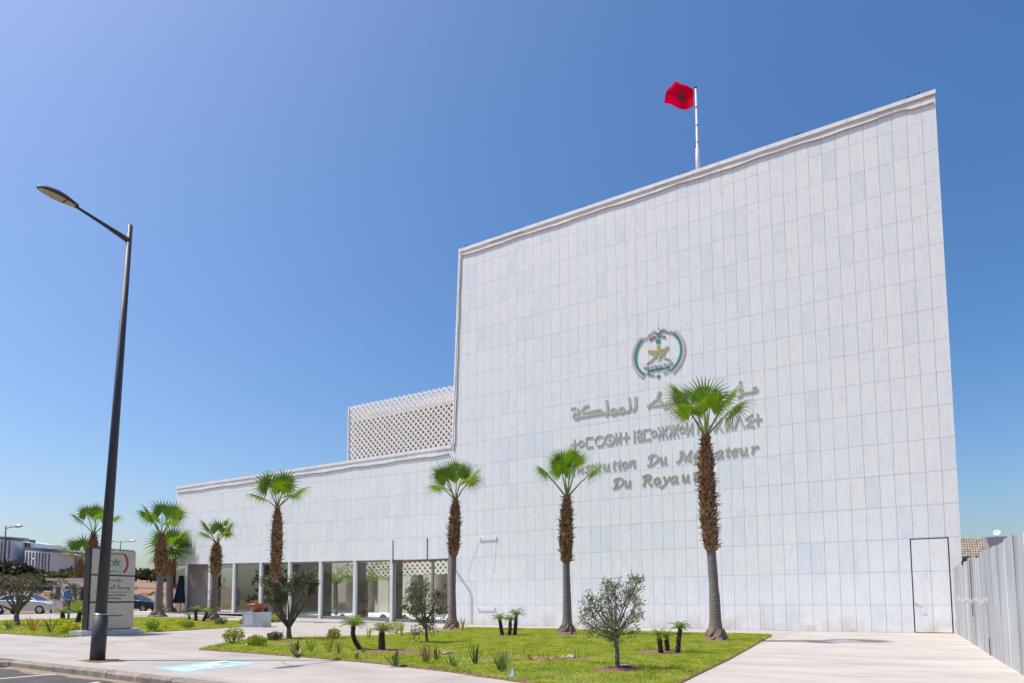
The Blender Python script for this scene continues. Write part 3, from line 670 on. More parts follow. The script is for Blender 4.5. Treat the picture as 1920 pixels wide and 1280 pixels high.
glyph(SG, M_letter, f2, [([(690, 520), (800, 510), (900, 500), (1000, 470), (1100, 455)], 48), ([(835, 435), (830, 505)], 40), ([(915, 430), (918, 500)], 38), ([(1005, 405), (1010, 465)], 40)], discs=[((775, 610), 42), ((868, 590), 42)], rings=[((1125, 395), 58, 44)])
glyph(SG, M_letter, f2, [([(945, 560), (1000, 640), (1090, 690), (1190, 675), (1262, 625), (1300, 540)], 42)], rings=[((1275, 500), 50, 40)])
f3 = crop_map(1360, 700, 10.667)
glyph(SG, M_letter, f3, [([(600, 345), (520, 370), (420, 385), (330, 400)], 34)], rings=[((592, 310), 38, 34)])
glyph(SG, M_letter, f3, [([(330, 330), (335, 400), (300, 450), (240, 470)], 34), ([(320, 160), (280, 165), (285, 200), (330, 215)], 20)], rings=[((310, 330), 30, 28)])
glyph(SG, M_letter, f3, [([(190, 395), (140, 405), (80, 415), (20, 425), (-60, 440), (-200, 460)], 34), ([(150, 340), (150, 400)], 28), ([(100, 345), (100, 405)], 28), ([(30, 355), (30, 420)], 28), ([(-20, 362), (-20, 425)], 28)])
glyph(SG, M_letter, f3, [([(-200, 455), (-250, 470), (-270, 420), (-230, 390), (-205, 420), (-200, 470)], 34)], discs=[((-250, 340), 18), ((-210, 332), 18)])
# Tifinagh line
ST = thing('tifinagh_inscription', 'raised grey Tifinagh lettering on the marble wall between Arabic and French lines', 'wall lettering', (-8, 0, 7.75))
zb_, zt_ = W(1290, 815.0).z, W(1290, 791.5).z; hh = zt_-zb_; tw = .058
def tif(xp, kind):
    cx_ = W(xp, 812).x; mb = MB(); z0, z1, zm = zb_, zt_, (zb_+zt_)/2
    S = lambda pts, sm=False: stroke(mb, pts, tw, lay(), LY1, sm)
    if kind == 'yat': S([(cx_, z0+.03), (cx_, z1-.03)]); S([(cx_-.16, zm), (cx_+.16, zm)])
    if kind == 'ya': S(circ((cx_, zm), .115, .115))
    if kind == 'yar': S(circ((cx_, zm), .21, .21, 24))
    if kind == 'yas': S(circ((cx_, zm), .21, .21, 24)); disc(mb, (cx_, zm), .06, .06, lay(), LY1)
    if kind == 'yan': S([(cx_, z0), (cx_, z1)])
    if kind == 'yal': S([(cx_-.10, z0), (cx_-.10, z1)]); S([(cx_+.10, z0), (cx_+.10, z1)]); S([(cx_-.10, z0+.02), (cx_+.10, z1-.1)])
    if kind == 'yu': S(circ((cx_, zm+.12), .095, .095)); S(circ((cx_, zm-.12), .095, .095))
    if kind == 'yam': S([(cx_-.15, z0+.03), (cx_-.15, z1-.03)]); S([(cx_-.15, z1-.05), (cx_+.17, z1-.05)]); S([(cx_-.15, z0+.05), (cx_+.17, z0+.05)])
    if kind == 'yaz':
        S([(cx_, z0), (cx_, z1)]); S([(cx_-.17, z1-.01), (cx_-.14, zm+.10), (cx_, zm+.03), (cx_+.14, zm+.10), (cx_+.17, z1-.01)], True)
        S([(cx_-.17, z0+.01), (cx_-.14, zm-.10), (cx_, zm-.03), (cx_+.14, zm-.10), (cx_+.17, z0+.01)], True)
    if kind == 'yag': S([(cx_-.15, z0), (cx_+.15, z1)]); S([(cx_+.15, z0), (cx_-.15, z1)])
    if kind == 'yad': S([(cx_-.18, z0), (cx_, z1)]); S([(cx_+.18, z0), (cx_, z1)])
    if kind == 'yi': S([(cx_+.14, z1-.02), (cx_-.14, zm+.06), (cx_+.10, zm-.02), (cx_-.12, z0+.06), (cx_+.16, z0+.02)])
    studs(mb, (cx_, zm)); letters(ST, mb, M_letter)
for xp, k in ((1077, 'yat'), (1090, 'ya'), (1105, 'yam'), (1124, 'yar'), (1142.5, 'yas'), (1159, 'yal'), (1173.5, 'yat'), (1189, 'yan'), (1199, 'yu'), (1213.5, 'yam'), (1226, 'ya'), (1242, 'yaz'), (1262.8, 'yaz'), (1279, 'ya'), (1292.8, 'yal'), (1308.5, 'yan'), (1326, 'yat'), (1346, 'yag'), (1367, 'yal'), (1386, 'yad'), (1405.5, 'yi'), (1421, 'yat')): tif(xp, k)
# French lines: calligraphic pen strokes, units of x-height, sheared to the right
GL = {
 'I': [[(.1, 0), (.45, 0)], [(.28, 0), (.28, 1.5)], [(.1, 1.5), (.48, 1.5)]],
 'n': [[(0, .8), (.12, .95), (.16, .6), (.14, 0)], [(.14, .55), (.35, .95), (.55, .95), (.58, .6), (.56, .15), (.66, 0), (.8, .12)]],
 's': [[(.52, .82), (.35, .96), (.15, .82), (.25, .58), (.45, .42), (.5, .18), (.3, 0), (.05, .1)]],
 't': [[(.22, 1.3), (.22, .7), (.22, .2), (.34, 0), (.5, .12)], [(0, .88), (.46, .92)]],
 'i': [[(0, .8), (.14, .95), (.2, .6), (.18, .2), (.3, 0), (.44, .12)], [(.2, 1.2), (.24, 1.34)]],
 'u': [[(0, .8), (.14, .95), (.18, .6), (.18, .2), (.32, 0), (.5, .12), (.6, .45)], [(.6, 1.0), (.6, .5), (.6, .15), (.72, 0), (.86, .12)]],
 'o': [[(.36, .96), (.1, .75), (.08, .3), (.3, 0), (.55, .2), (.6, .65), (.36, .96)]],
 'D': [[(.32, 1.4), (.3, .7), (.28, .08)], [(.02, .95), (.06, 1.3), (.4, 1.5), (.85, 1.3), (1.0, .8), (.8, .3), (.4, .02), (.0, .02)]],
 'M': [[(-.1, .12), (.05, 0), (.2, .25), (.3, 1.0), (.38, 1.46)], [(.1, 1.15), (.2, 1.4), (.38, 1.46), (.6, .7), (.7, .12)], [(.7, .12), (.95, .8), (1.15, 1.5)], [(1.15, 1.5), (1.14, .7), (1.18, .04)], [(1.02, .04), (1.4, .06)]],
 'e': [[(.1, .45), (.4, .55), (.52, .8), (.34, .96), (.12, .75), (.08, .3), (.28, 0), (.6, .18)]],
 'E': [[(.1, .45), (.4, .55), (.52, .8), (.34, .96), (.12, .75), (.08, .3), (.28, 0), (.6, .18)], [(.26, 1.15), (.5, 1.4)]],
 'd': [[(.55, .8), (.36, .96), (.1, .7), (.08, .25), (.25, 0), (.45, .15), (.56, .5)], [(.6, 1.55), (.57, .6), (.6, .15), (.7, 0), (.84, .12)]],
 'a': [[(.55, .82), (.36, .96), (.1, .7), (.08, .25), (.25, 0), (.45, .15), (.56, .5)], [(.58, .98), (.56, .5), (.6, .12), (.7, 0), (.84, .12)]],
 'r': [[(0, .8), (.12, .95), (.16, .6), (.14, 0)], [(.14, .5), (.3, .85), (.46, .98), (.62, .85)]],
 'R': [[(.32, 1.4), (.3, .7), (.28, .05)], [(.1, .05), (.46, .05)], [(.04, 1.1), (.1, 1.38), (.45, 1.5), (.8, 1.35), (.78, 1.0), (.34, .75)], [(.5, .75), (.75, .3), (.95, .02), (1.15, .12)]],
 'y': [[(0, .8), (.14, .95), (.2, .6), (.3, .2)], [(.66, 1.0), (.5, .4), (.25, -.25), (-.02, -.5), (-.2, -.42)]],
 'm': [[(0, .8), (.12, .95), (.16, .6), (.14, 0)], [(.14, .55), (.3, .92), (.46, .95), (.48, .5), (.46, 0)], [(.46, .55), (.64, .92), (.82, .95), (.84, .5), (.82, .15), (.92, 0), (1.06, .12)]],
}
FR = thing('french_inscription', 'raised brass coloured italic French lettering, lowest lines on the marble wall', 'wall lettering', (-8, 0, 6.3))
def french(items, xh, zbase, m_):
    for ch, xp in items:
        c = W(xp, 860).x; gl = GL[ch]; allp = [p for s in gl for p in s]; mid = (min(p[0] for p in allp)+max(p[0] for p in allp))/2
        mb = MB()
        for s in gl:
            P = [(c+(p[0]-mid+.14*(p[1]-.5))*xh*1.5, zbase+p[1]*xh) for p in s]
            stroke(mb, P, .072, lay(), LY1, len(P) > 2, nib=R(35))
        studs(mb, (c, zbase+.5*xh)); letters(FR, mb, m_)
zb1 = W(1260, 866.5).z; zb2 = W(1240, 906).z; XH = .275
u6 = lambda u: 1100+u/10.667
u7 = lambda u: 1255+u/10.667
u8 = lambda u: 1130+u/8.727
french([('I', 1075), ('n', 1088), ('s', 1100.5), ('t', 1109), ('i', u6(172)), ('t', u6(242)), ('u', u6(395)), ('t', u6(545)), ('i', u6(650)), ('o', u6(762)), ('n', u6(915)), ('D', u6(1315)), ('u', u6(1530)),
        ('M', u7(305)), ('E', u7(545)), ('d', u7(705)), ('i', u7(830)), ('a', u7(1020)), ('t', u7(1165)), ('e', u7(1315)), ('u', u7(1490)), ('r', u7(1705))], XH, zb1, M_letter)
french([('D', u8(240)), ('u', u8(405)), ('R', u8(725)), ('o', u8(880)), ('y', u8(1010)), ('a', u8(1175)), ('u', u8(1350)), ('m', u8(1560)), ('e', u8(1760))], XH, zb2, M_letter2)
# round emblem
EM = thing('round_emblem', 'round emblem with pink and green arcs round a lime star figure on marble wall', 'emblem', (-8.06, 0, 11.17))
fe = crop_map(1160, 600, 9.847)
EC = (-8.06, 11.17)
def eang(u, v): p = fe(u, v); return math.atan2(p[1]-EC[1], p[0]-EC[0])
def arcband(a0, a1, r, w, mt, dy):
    mb = MB(); stroke(mb, [(EC[0]+r*math.cos(a0+(a1-a0)*k/28), EC[1]+r*math.sin(a0+(a1-a0)*k/28)) for k in range(29)], w, LY0-dy*.6, LY1, False); letters(EM, mb, mt, 'arc')
aL0, aL1 = eang(430, 330), eang(445, 1080)+2*math.pi; aR0, aR1 = eang(1003, 985), eang(1030, 200)
for a0, a1 in ((aL0, aL1), (aR0, aR1)):
    arcband(a0, a1, 1.075, .115, M_pink, 0.0); arcband(a0+.02, a1-.02, .965, .095, M_green, .01)
mb = MB(); disc(mb, fe(728, 392), .10, .10, lay(), LY1); letters(EM, mb, M_green, 'head')
mb = MB()
for pts, w, tp in (([(732, 465), (730, 540), (726, 600)], .11, 0), ([(545, 572), (640, 572), (720, 575), (820, 545), (920, 490)], .075, 0), ([(550, 575), (620, 620), (690, 650), (620, 730), (515, 808)], .085, .7),
                   ([(915, 495), (860, 560), (800, 640), (770, 605), (735, 570)], .075, 0), ([(722, 590), (695, 660), (718, 742)], .06, .8), ([(742, 600), (820, 668), (885, 710), (950, 725)], .085, .7), ([(790, 640), (760, 690), (752, 745)], .055, .8)):
    stroke(mb, [fe(*p) for p in pts], w, lay(), LY1, True, taper=tp)
letters(EM, mb, M_lime, 'star_figure')
def star5(c, r, r2=.42): return [(c[0]+(r if k % 2 == 0 else r*r2)*math.sin(k*math.pi/5), c[1]+(r if k % 2 == 0 else r*r2)*math.cos(k*math.pi/5)) for k in range(10)]
mb = MB(); P = star5(fe(730, 1035), .095); mb.add([(x, LY0, z) for x, z in P]+[(x, LY1, z) for x, z in P], [tuple(range(10))]+[(i, i+10, (i+1) % 10+10, (i+1) % 10) for i in range(10)]); letters(EM, mb, M_green, 'star')
mb = MB(); stroke(mb, [fe(*p) for p in ((668, 215), (690, 245), (730, 250), (770, 225), (790, 190))], .045, lay(), LY1); stroke(mb, [fe(*p) for p in ((735, 140), (745, 165))], .03, lay(), LY1); letters(EM, mb, M_dgreen, 'crest')
# small lines of Arabic: presentation forms in visual order
FORMS = {'ا': (0xFE8D, 0), 'ل': (0xFEDD, 1), 'م': (0xFEE1, 1), 'ك': (0xFED9, 1), 'ة': (0xFE93, 0), 'غ': (0xFECD, 1), 'ر': (0xFEAD, 0), 'ب': (0xFE8F, 1), 'ي': (0xFEF1, 1), 'ؤ': (0xFE85, 0), 'س': (0xFEB1, 1), 'و': (0xFEED, 0), 'ط': (0xFEC1, 1)}
def shape_ar(s):
    out = []
    for i, ch in enumerate(s):
        if ch == ' ': out.append(' '); continue
        b_, dual = FORMS[ch]; prev = i > 0 and s[i-1] != ' ' and FORMS[s[i-1]][1]; nxt = i < len(s)-1 and s[i+1] != ' ' and dual
        out.append(chr(b_+(3 if prev and nxt else 2 if nxt else 1 if prev else 0)))
    return ''.join(reversed(out))
def text_mesh(s, size, ext, mt, shear=0.0):
    cu = bpy.data.curves.new('text', 'FONT'); cu.body = s; cu.size = size; cu.extrude = ext; cu.align_x = 'CENTER'; cu.resolution_u = 2; cu.shear = shear
    o = bpy.data.objects.new('text', cu); COL.objects.link(o); bpy.context.view_layer.update()
    me = bpy.data.meshes.new_from_object(o.evaluated_get(bpy.context.evaluated_depsgraph_get())); bpy.data.objects.remove(o); bpy.data.curves.remove(cu)
    me.materials.clear(); me.materials.append(mt); return me
def wall_text(root, s, size, c, mt, rot=0.0, y=-.022):
    me = text_mesh(s, size, .009, mt); o = link('lettering', me, root); o.location = (c[0]-root.location.x, y-root.location.y, c[1]-root.location.z); o.rotation_euler = (R(90), -rot, 0); return o
wall_text(EM, shape_ar('المغربية'), .17, (EC[0]-.34, EC[1]+.80), M_maroon, R(30)); wall_text(EM, shape_ar('المملكة'), .17, (EC[0]+.36, EC[1]+.82), M_maroon, R(-24))
wall_text(EM, shape_ar('مؤسسة وسيط المملكة'), .14, (EC[0]+.02, EC[1]-.54), M_dgreen)
wall_text(EM, shape_ar('وسيط'), .13, (EC[0]+.36, EC[1]-.84), M_dgreen, R(24)); wall_text(EM, shape_ar('المملكة'), .12, (EC[0]-.36, EC[1]-.84), M_dgreen, R(-24))
def mini(c, n, w, h, mt, a0=0.0, seed=1):             # row of tiny upright strokes standing in for the smallest Tifinagh line
    mb = MB(); q = random.Random(seed)
    for k in range(n):
        t = (k/(n-1)-.5); x = c[0]+t*w; z = c[1]-a0*t*t*w
        kd = q.randrange(4)
        if kd == 0: stroke(mb, circ((x, z+h/2), h*.36, h*.42, 10), .02, lay(), LY1, False)
        elif kd == 1: stroke(mb, [(x, z), (x, z+h)], .022, lay(), LY1, False)
        elif kd == 2: stroke(mb, [(x-.03, z), (x, z+h), (x+.03, z)], .02, lay(), LY1, False)
        else: stroke(mb, [(x, z), (x, z+h)], .02, lay(), LY1, False); stroke(mb, [(x-.035, z+h*.5), (x+.035, z+h*.5)], .02, lay(), LY1, False)
    letters(EM, mb, mt, 'lettering')
mini((EC[0], EC[1]+.68), 9, .60, .09, M_maroon, .55, 2); mini((EC[0]+.02, EC[1]-.70), 13, .85, .09, M_dgreen, 0, 5)

# brackets and loose wires on the wall
def bracket(px0, px1, py, label, wires):
    a, b = W(px0, py), W(px1, py-.6); r_ = thing('wall_bracket', label, 'bracket', (a.x, 0, a.z), 'metal brackets on the marble wall')
    mb = MB(); mb.bar((0, -.035, 0), (b.x-a.x, -.035, 0), .025, .025); mb.box((-.02, -.05, -.05), (.02, 0, .07)); mb.box((b.x-a.x-.02, -.05, -.05), (b.x-a.x+.02, 0, .07)); part('bar', mb, M_pole, r_)
    for (x0, y0, x1, y1) in wires:
        p, q = W(x0, y0), W(x1, y1); mb = MB(); mb.tube([(p.x-a.x, -.009, p.z-a.z), (q.x-a.x, -.007, q.z-a.z)], .0035, 4); part('wire', mb, M_metal, r_)
bracket(900, 931, 1010, 'upper metal wall bracket with two loose wires beside third palm trunk', [(900, 1014, 878, 1069), (931, 1013, 926.5, 1075)])
bracket(896, 928, 1140.5, 'lower metal wall bracket near the ground beside third palm trunk', [])

# ------------------------------------------------------------------ flag on the roof
pb_ = W(1308.5, 312, .9); FP = thing('flagpole', 'tall white flagpole on the roof edge of the marble building', 'flagpole', (pb_.x, .9, TOP-.1))
ptop = W(1303.5, 166, .9); hp = ptop.z-(TOP-.1)
mb = MB(); mb.tube([(0, 0, 0), (0, 0, 1.75), (0, 0, 1.8), (0, 0, hp)], [.09, .085, .05, .035], 10); part('pole', mb, M_pole, FP, True)
for k in (.45, .62, .8):
    mb = MB(); mb.tube([(0, 0, hp*k), (0, 0, hp*k+.05)], .055, 8); part('clip', mb, M_metal, FP)
mb = MB(); mb.lathe([(.05, 0), (.06, .04), (.02, .09)], 8, (0, 0, hp)); part('finial', mb, M_black, FP)
mb = MB(); mb.tube([(-.05, -.05, hp-.5), (-.12, -.06, hp*.5), (-.03, -.05, 1.3)], .006, 4); part('halyard', mb, M_metal, FP)
NU, NV = 26, 18
fp_t = [W(x, y, .9) for x, y in ((1301.5, 168.5), (1285, 163.5), (1268.5, 156.5))]; fp_b = [W(x, y, .9) for x, y in ((1301, 201), (1272, 202), (1246, 196.5))]
def flagpt(u, v):
    q = lambda P: P[0]*(1-u)*(1-u)+(P[1]*2-(P[0]+P[2])*.5)*2*u*(1-u)*.999+P[2]*u*u
    p = q(fp_t)*(1-v)+q(fp_b)*v
    yo = .10*math.sin(u*7+v*3.2)*u+.22*math.sin(u*3.2-v*2.4)*u+.05*math.sin(v*9+u*2)*u
    return V((p.x, p.y-yo-.05, p.z-.05*math.sin(u*6)*(v)))
mb = MB(); mb.v = [tuple(flagpt(i/NU, j/NV)) for i in range(NU+1) for j in range(NV+1)]
for i in range(NU):
    for j in range(NV): mb.f.append([i*(NV+1)+j, (i+1)*(NV+1)+j, (i+1)*(NV+1)+j+1, i*(NV+1)+j+1]); mb.m.append(0)
FL = solid('flag', mb, M_red, 'red flag with dark green star flying from the rooftop pole', 'flag', smooth=True)
mb = MB()
sp = [(.5+.14*math.sin(2*math.pi*k*2/5), .5-.22*math.cos(2*math.pi*k*2/5)) for k in range(6)]
for side in (1, -1):
    for k in range(5):
        a, b = sp[k], sp[k+1]; n = 8; d = V((b[0]-a[0], b[1]-a[1])).normalized(); nx = V((-d.y*.016, d.x*.028)); vs = []
        for i in range(n+1):
            t = i/n; u, v = a[0]+(b[0]-a[0])*t, a[1]+(b[1]-a[1])*t
            for s in (-1, 1): q = flagpt(u+nx.x*s, v+nx.y*s); vs.append((q.x, q.y-side*(.012+.002*k), q.z))
        mb.add(vs, [(2*i, 2*i+1, 2*i+3, 2*i+2) for i in range(n)])
part('star', mb, M_star, FL)

# ------------------------------------------------------------------ steel hoarding on the right
HF = thing('steel_hoarding', 'tall grey galvanised sheet hoarding along the right edge of the pale pavement', 'fence', (1.58, 0, 0))
y = -.12; q = random.Random(6); FH = 2.13
while y > -17.5:
    w_ = q.uniform(.92, 1.02); y1 = y-w_; mb = MB(); o_ = q.uniform(-.006, .006); h0 = FH+q.uniform(-.03, .03)
    tl = q.uniform(-.012, .012)
    bw_ = q.uniform(-.008, .008); prof = [(0, o_), (.02, o_-.012), (.04, o_), (w_*.25, o_+bw_), (w_*.5, o_-.004+bw_*1.5), (w_*.75, o_+bw_*.6), (w_-.02, o_+.002), (w_+.012, o_-.006)]
    vs = []
    for s, x_ in prof:
        for z_, k in ((-.02, 0), (h0+.02*math.sin(y*2), 1)): vs.append((x_+tl*k, y-s, z_))
    for s, x_ in prof:
        for z_, k in ((-.02, 0), (h0+.02*math.sin(y*2), 1)): vs.append((x_+tl*k+.004, y-s, z_))
    n = len(prof); fs = [(2*i, 2*i+2, 2*i+3, 2*i+1) for i in range(n-1)]+[(2*n+2*i, 2*n+2*i+1, 2*n+2*i+3, 2*n+2*i+2) for i in range(n-1)]+[(2*i+1, 2*i+3, 2*n+2*i+3, 2*n+2*i+1) for i in range(n-1)]
    mb.add(vs, fs); sh_ = part('steel_sheet', mb, M_steel, HF)
    mb = MB(); mb.add([(o_-.016, y+.006, .0), (o_-.016+tl, y+.006, h0-.01), (o_-.016+tl, y-.022, h0-.01), (o_-.016, y-.022, .0), (o_-.004, y+.008, 0), (o_-.004+tl, y+.008, h0-.01), (o_-.004+tl, y-.024, h0-.01), (o_-.004, y-.024, 0)], [(3, 2, 1, 0), (0, 1, 5, 4), (2, 3, 7, 6)]); part('seam', mb, M_scuff_glint if q.random() < .55 else M_steel, sh_); y = y1  # pale seams: a white highlight put into the strip's colour
mb = MB(); mb.box((.06, -17.6, 1.75), (.11, 0, 1.82)); mb.box((.06, -17.6, .35), (.11, 0, .42))
for k in range(9): mb.box((.11, -.5-2.1*k, -.02), (.17, -.56-2.1*k, 2.0))
part('back_rail', mb, M_rust, HF)
mb = MB(); mb.box((-.035, -5.86, .7), (-.018, -5.835, FH-.02)); mb.box((-.035, -5.83, 1.55), (-.02, -5.80, FH-.1)); mb.box((-.035, -9.0, .0), (-.02, -8.985, .35)); part('rusty_seam', mb, M_rust, HF)
mb = MB()
for k in range(70):
    yy = -1.2-k*.115+q.uniform(-.04, .04); z_ = 1.10+.03*math.sin(k*.3)+q.uniform(-.015, .015); mb.bar((-.030, yy, z_-q.uniform(.03, .07)), (-.030, yy-.02, z_+q.uniform(.02, .05)), .006, .028, (0, 1, 0))
part('scuff_marks', mb, M_scuff_glint, HF, kind='stuff')
mb = MB(); mb.box((-.03, -3.45, FH-.06), (.02, -3.52, FH+.06)); part('top_hook', mb, M_black, HF)

# house behind the hoarding
hb = far(1830, 44)
H_ = thing('tiled_house', 'house with brown tiled roof and pale gable showing above the steel hoarding', 'house', (hb.x, hb.y, 0))
ux = V((_r[0], _r[1], 0)).normalized(); uy = V((_fw[0], _fw[1], 0)).normalized()
def hp_(x, y, dy=0.0): p = at(x, y, hb+uy*dy)-V((hb.x, hb.y, 0)); return p
ra, rb_, rc_, rd = hp_(1785, 1007.5, 3.0), hp_(1850, 1008.5, 3.0), hp_(1858, 1042), hp_(1785, 1044)
mb = MB(); dz_ = V((0, 0, -.12)); mb.add([ra, rb_, rc_, rd, ra+dz_, rb_+dz_, rc_+dz_, rd+dz_], [(3, 2, 1, 0), (4, 5, 6, 7), (0, 1, 5, 4), (1, 2, 6, 5), (2, 3, 7, 6), (3, 0, 4, 7)]); rf = part('roof', mb, M_tile, H_)
tm = MB(); NR = 8
for i in range(NR):
    for k in range(14):
        t0, t1 = i/NR, (i+1)/NR; s0, s1 = k/14, (k+.94)/14
        P = lambda s, t: (ra*(1-s)+rb_*s)*(1-t)+(rd*(1-s)+rc_*s)*t
        up_ = V((0, 0, .035)); up2 = V((0, 0, .075+.02*((i*7+k*3) % 5)/5))
        a_, b_, c_, d_ = P(s0, t0), P(s1, t0), P(s1, t1+.01), P(s0, t1+.01); m1, m2 = P((s0+s1)/2, t0), P((s0+s1)/2, t1+.01)
        mt_ = MB(); mt_.add([a_+up_*.2, m1+up_, b_+up_*.2, c_+up2*.4, m2+up2, d_+up2*.4], [(0, 1, 4, 5), (1, 2, 3, 4), (5, 4, 3)]); part('tile', mt_, M_tile, rf)
mb = MB(); a_, b_, c_, d_ = hp_(1790, 1044.5, .4), hp_(1857, 1043, .4), hp_(1857, 1120, .4), hp_(1790, 1120, .4); mb.add([a_, b_, c_, d_, a_+uy*2.5, b_+uy*2.5, c_+uy*2.5, d_+uy*2.5], [(0, 3, 2, 1), (0, 1, 5, 4), (1, 2, 6, 5), (3, 0, 4, 7)]); part('wall', mb, M_wood, H_)
mb = MB(); g_ = [hp_(1848.5, 1006.5, -.1), hp_(1888, 1004.5, -.1), hp_(1893, 1030, -.1), hp_(1893, 1120, -.1), hp_(1858, 1120, -.1), hp_(1857, 1030, -.1)]; n = 6
mb.add(g_+[p+uy*.3 for p in g_], [tuple(range(n-1, -1, -1))]+[(i, (i+1) % n, n+(i+1) % n, n+i) for i in range(n)]); part('gable', mb, M_lav, H_)
ds = hp_(1870, 1004, .6); 
SD = thing('satellite_dish', 'small white satellite dish on the pale gable above the hoarding', 'satellite dish', V((hb.x, hb.y, 0))+ds)
mb = MB(); mb.lathe([(.0, .0), (.07, .008), (.14, .035), (.18, .062), (.176, .07), (.13, .045), (.0, .014)], 18); dd = part('dish', mb, M_white, SD, True); dd.location = (0, 0, .15); dd.rotation_euler = (R(62), 0, R(-10))
mb = MB(); mb.tube([(0, 0, -.1), (0, 0, .15)], .025, 6); mb.tube([(0, 0, .05), (.18, -.22, .16)], .012, 5); part('mast', mb, M_metal, SD)

# ------------------------------------------------------------------ fan palms
def fan(mb, base, d, up, R_, q, nseg=34, span=R(290), droop=.35, curl=.25, mi=0):
    """costapalmate blade: base point, direction d, normal up"""
    d = d.normalized(); up = (up-d*up.dot(d)).normalized(); side = d.cross(up)
    da = span/nseg
    for k in range(nseg):
        a = -span/2+(k+.5)*da; L = R_*(1-.22*(abs(a)/(span/2))**2)*q.uniform(.9, 1.05); rows = []
        for t in (.03, .25, .46, .70, .90, 1.0):
            hw = math.tan(da/2)*t*L if t <= .46 else math.tan(da/2)*.46*L*(1-(t-.46)/.54)**.75*.66
            c = base+(d*math.cos(a)+side*math.sin(a))*t*L-up*curl*(t*t)*L*(.35+.65*abs(math.sin(a)))
            if t > .46: c = c+V((0, 0, -1))*droop*L*((t-.5)**2)*2.2*q.uniform(.6, 1.4)+side*q.uniform(-.02, .02)*L*(t > .9)
            tg = (-d*math.sin(a)+side*math.cos(a)); rows.append((c-tg*hw, c+up*hw*.55, c+tg*hw))
        vs = [p for r in rows for p in r]; fs = []
        for i in range(len(rows)-1):
            for j in (0, 1): fs.append((3*i+j, 3*i+j+1, 3*i+j+4, 3*i+j+3))
        mb.add(vs, fs, mi)
def frond(root, o, az, el, plen, R_, q, face=None, droop=.35, nseg=32):
    d = V((math.cos(az)*math.cos(el), math.sin(az)*math.cos(el), math.sin(el)))
    sag = (1-math.sin(max(el, 0)))*.25*plen
    p0, p1, p2 = o+d*.02, o+d*plen*.55+V((0, 0, sag*.10)), o+d*plen-V((0, 0, sag))
    pet = MB(); pet.tube([p0, p1, p2], [.035, .022, .014], 5); fr = part('frond', pet, M_pet, root)
    bd = (p2-p1).normalized(); out = V((math.cos(az), math.sin(az), 0))
    bd2 = (bd+out*(.04 if el > R(44) else .22)-V((0, 0, (-.05 if el > R(44) else .12)*(1-math.sin(max(el, 0)))))).normalized()
    nrm = V((0, 0, 1))-out*(.45 if el < R(44) else 1.0) if el < R(68) else -out
    if face is not None: nrm = face
    mb = MB(); fan(mb, p2, bd2, nrm, R_, q, nseg, droop=droop); b = part('blade', mb, M_pal, fr); b['leafy'] = 1
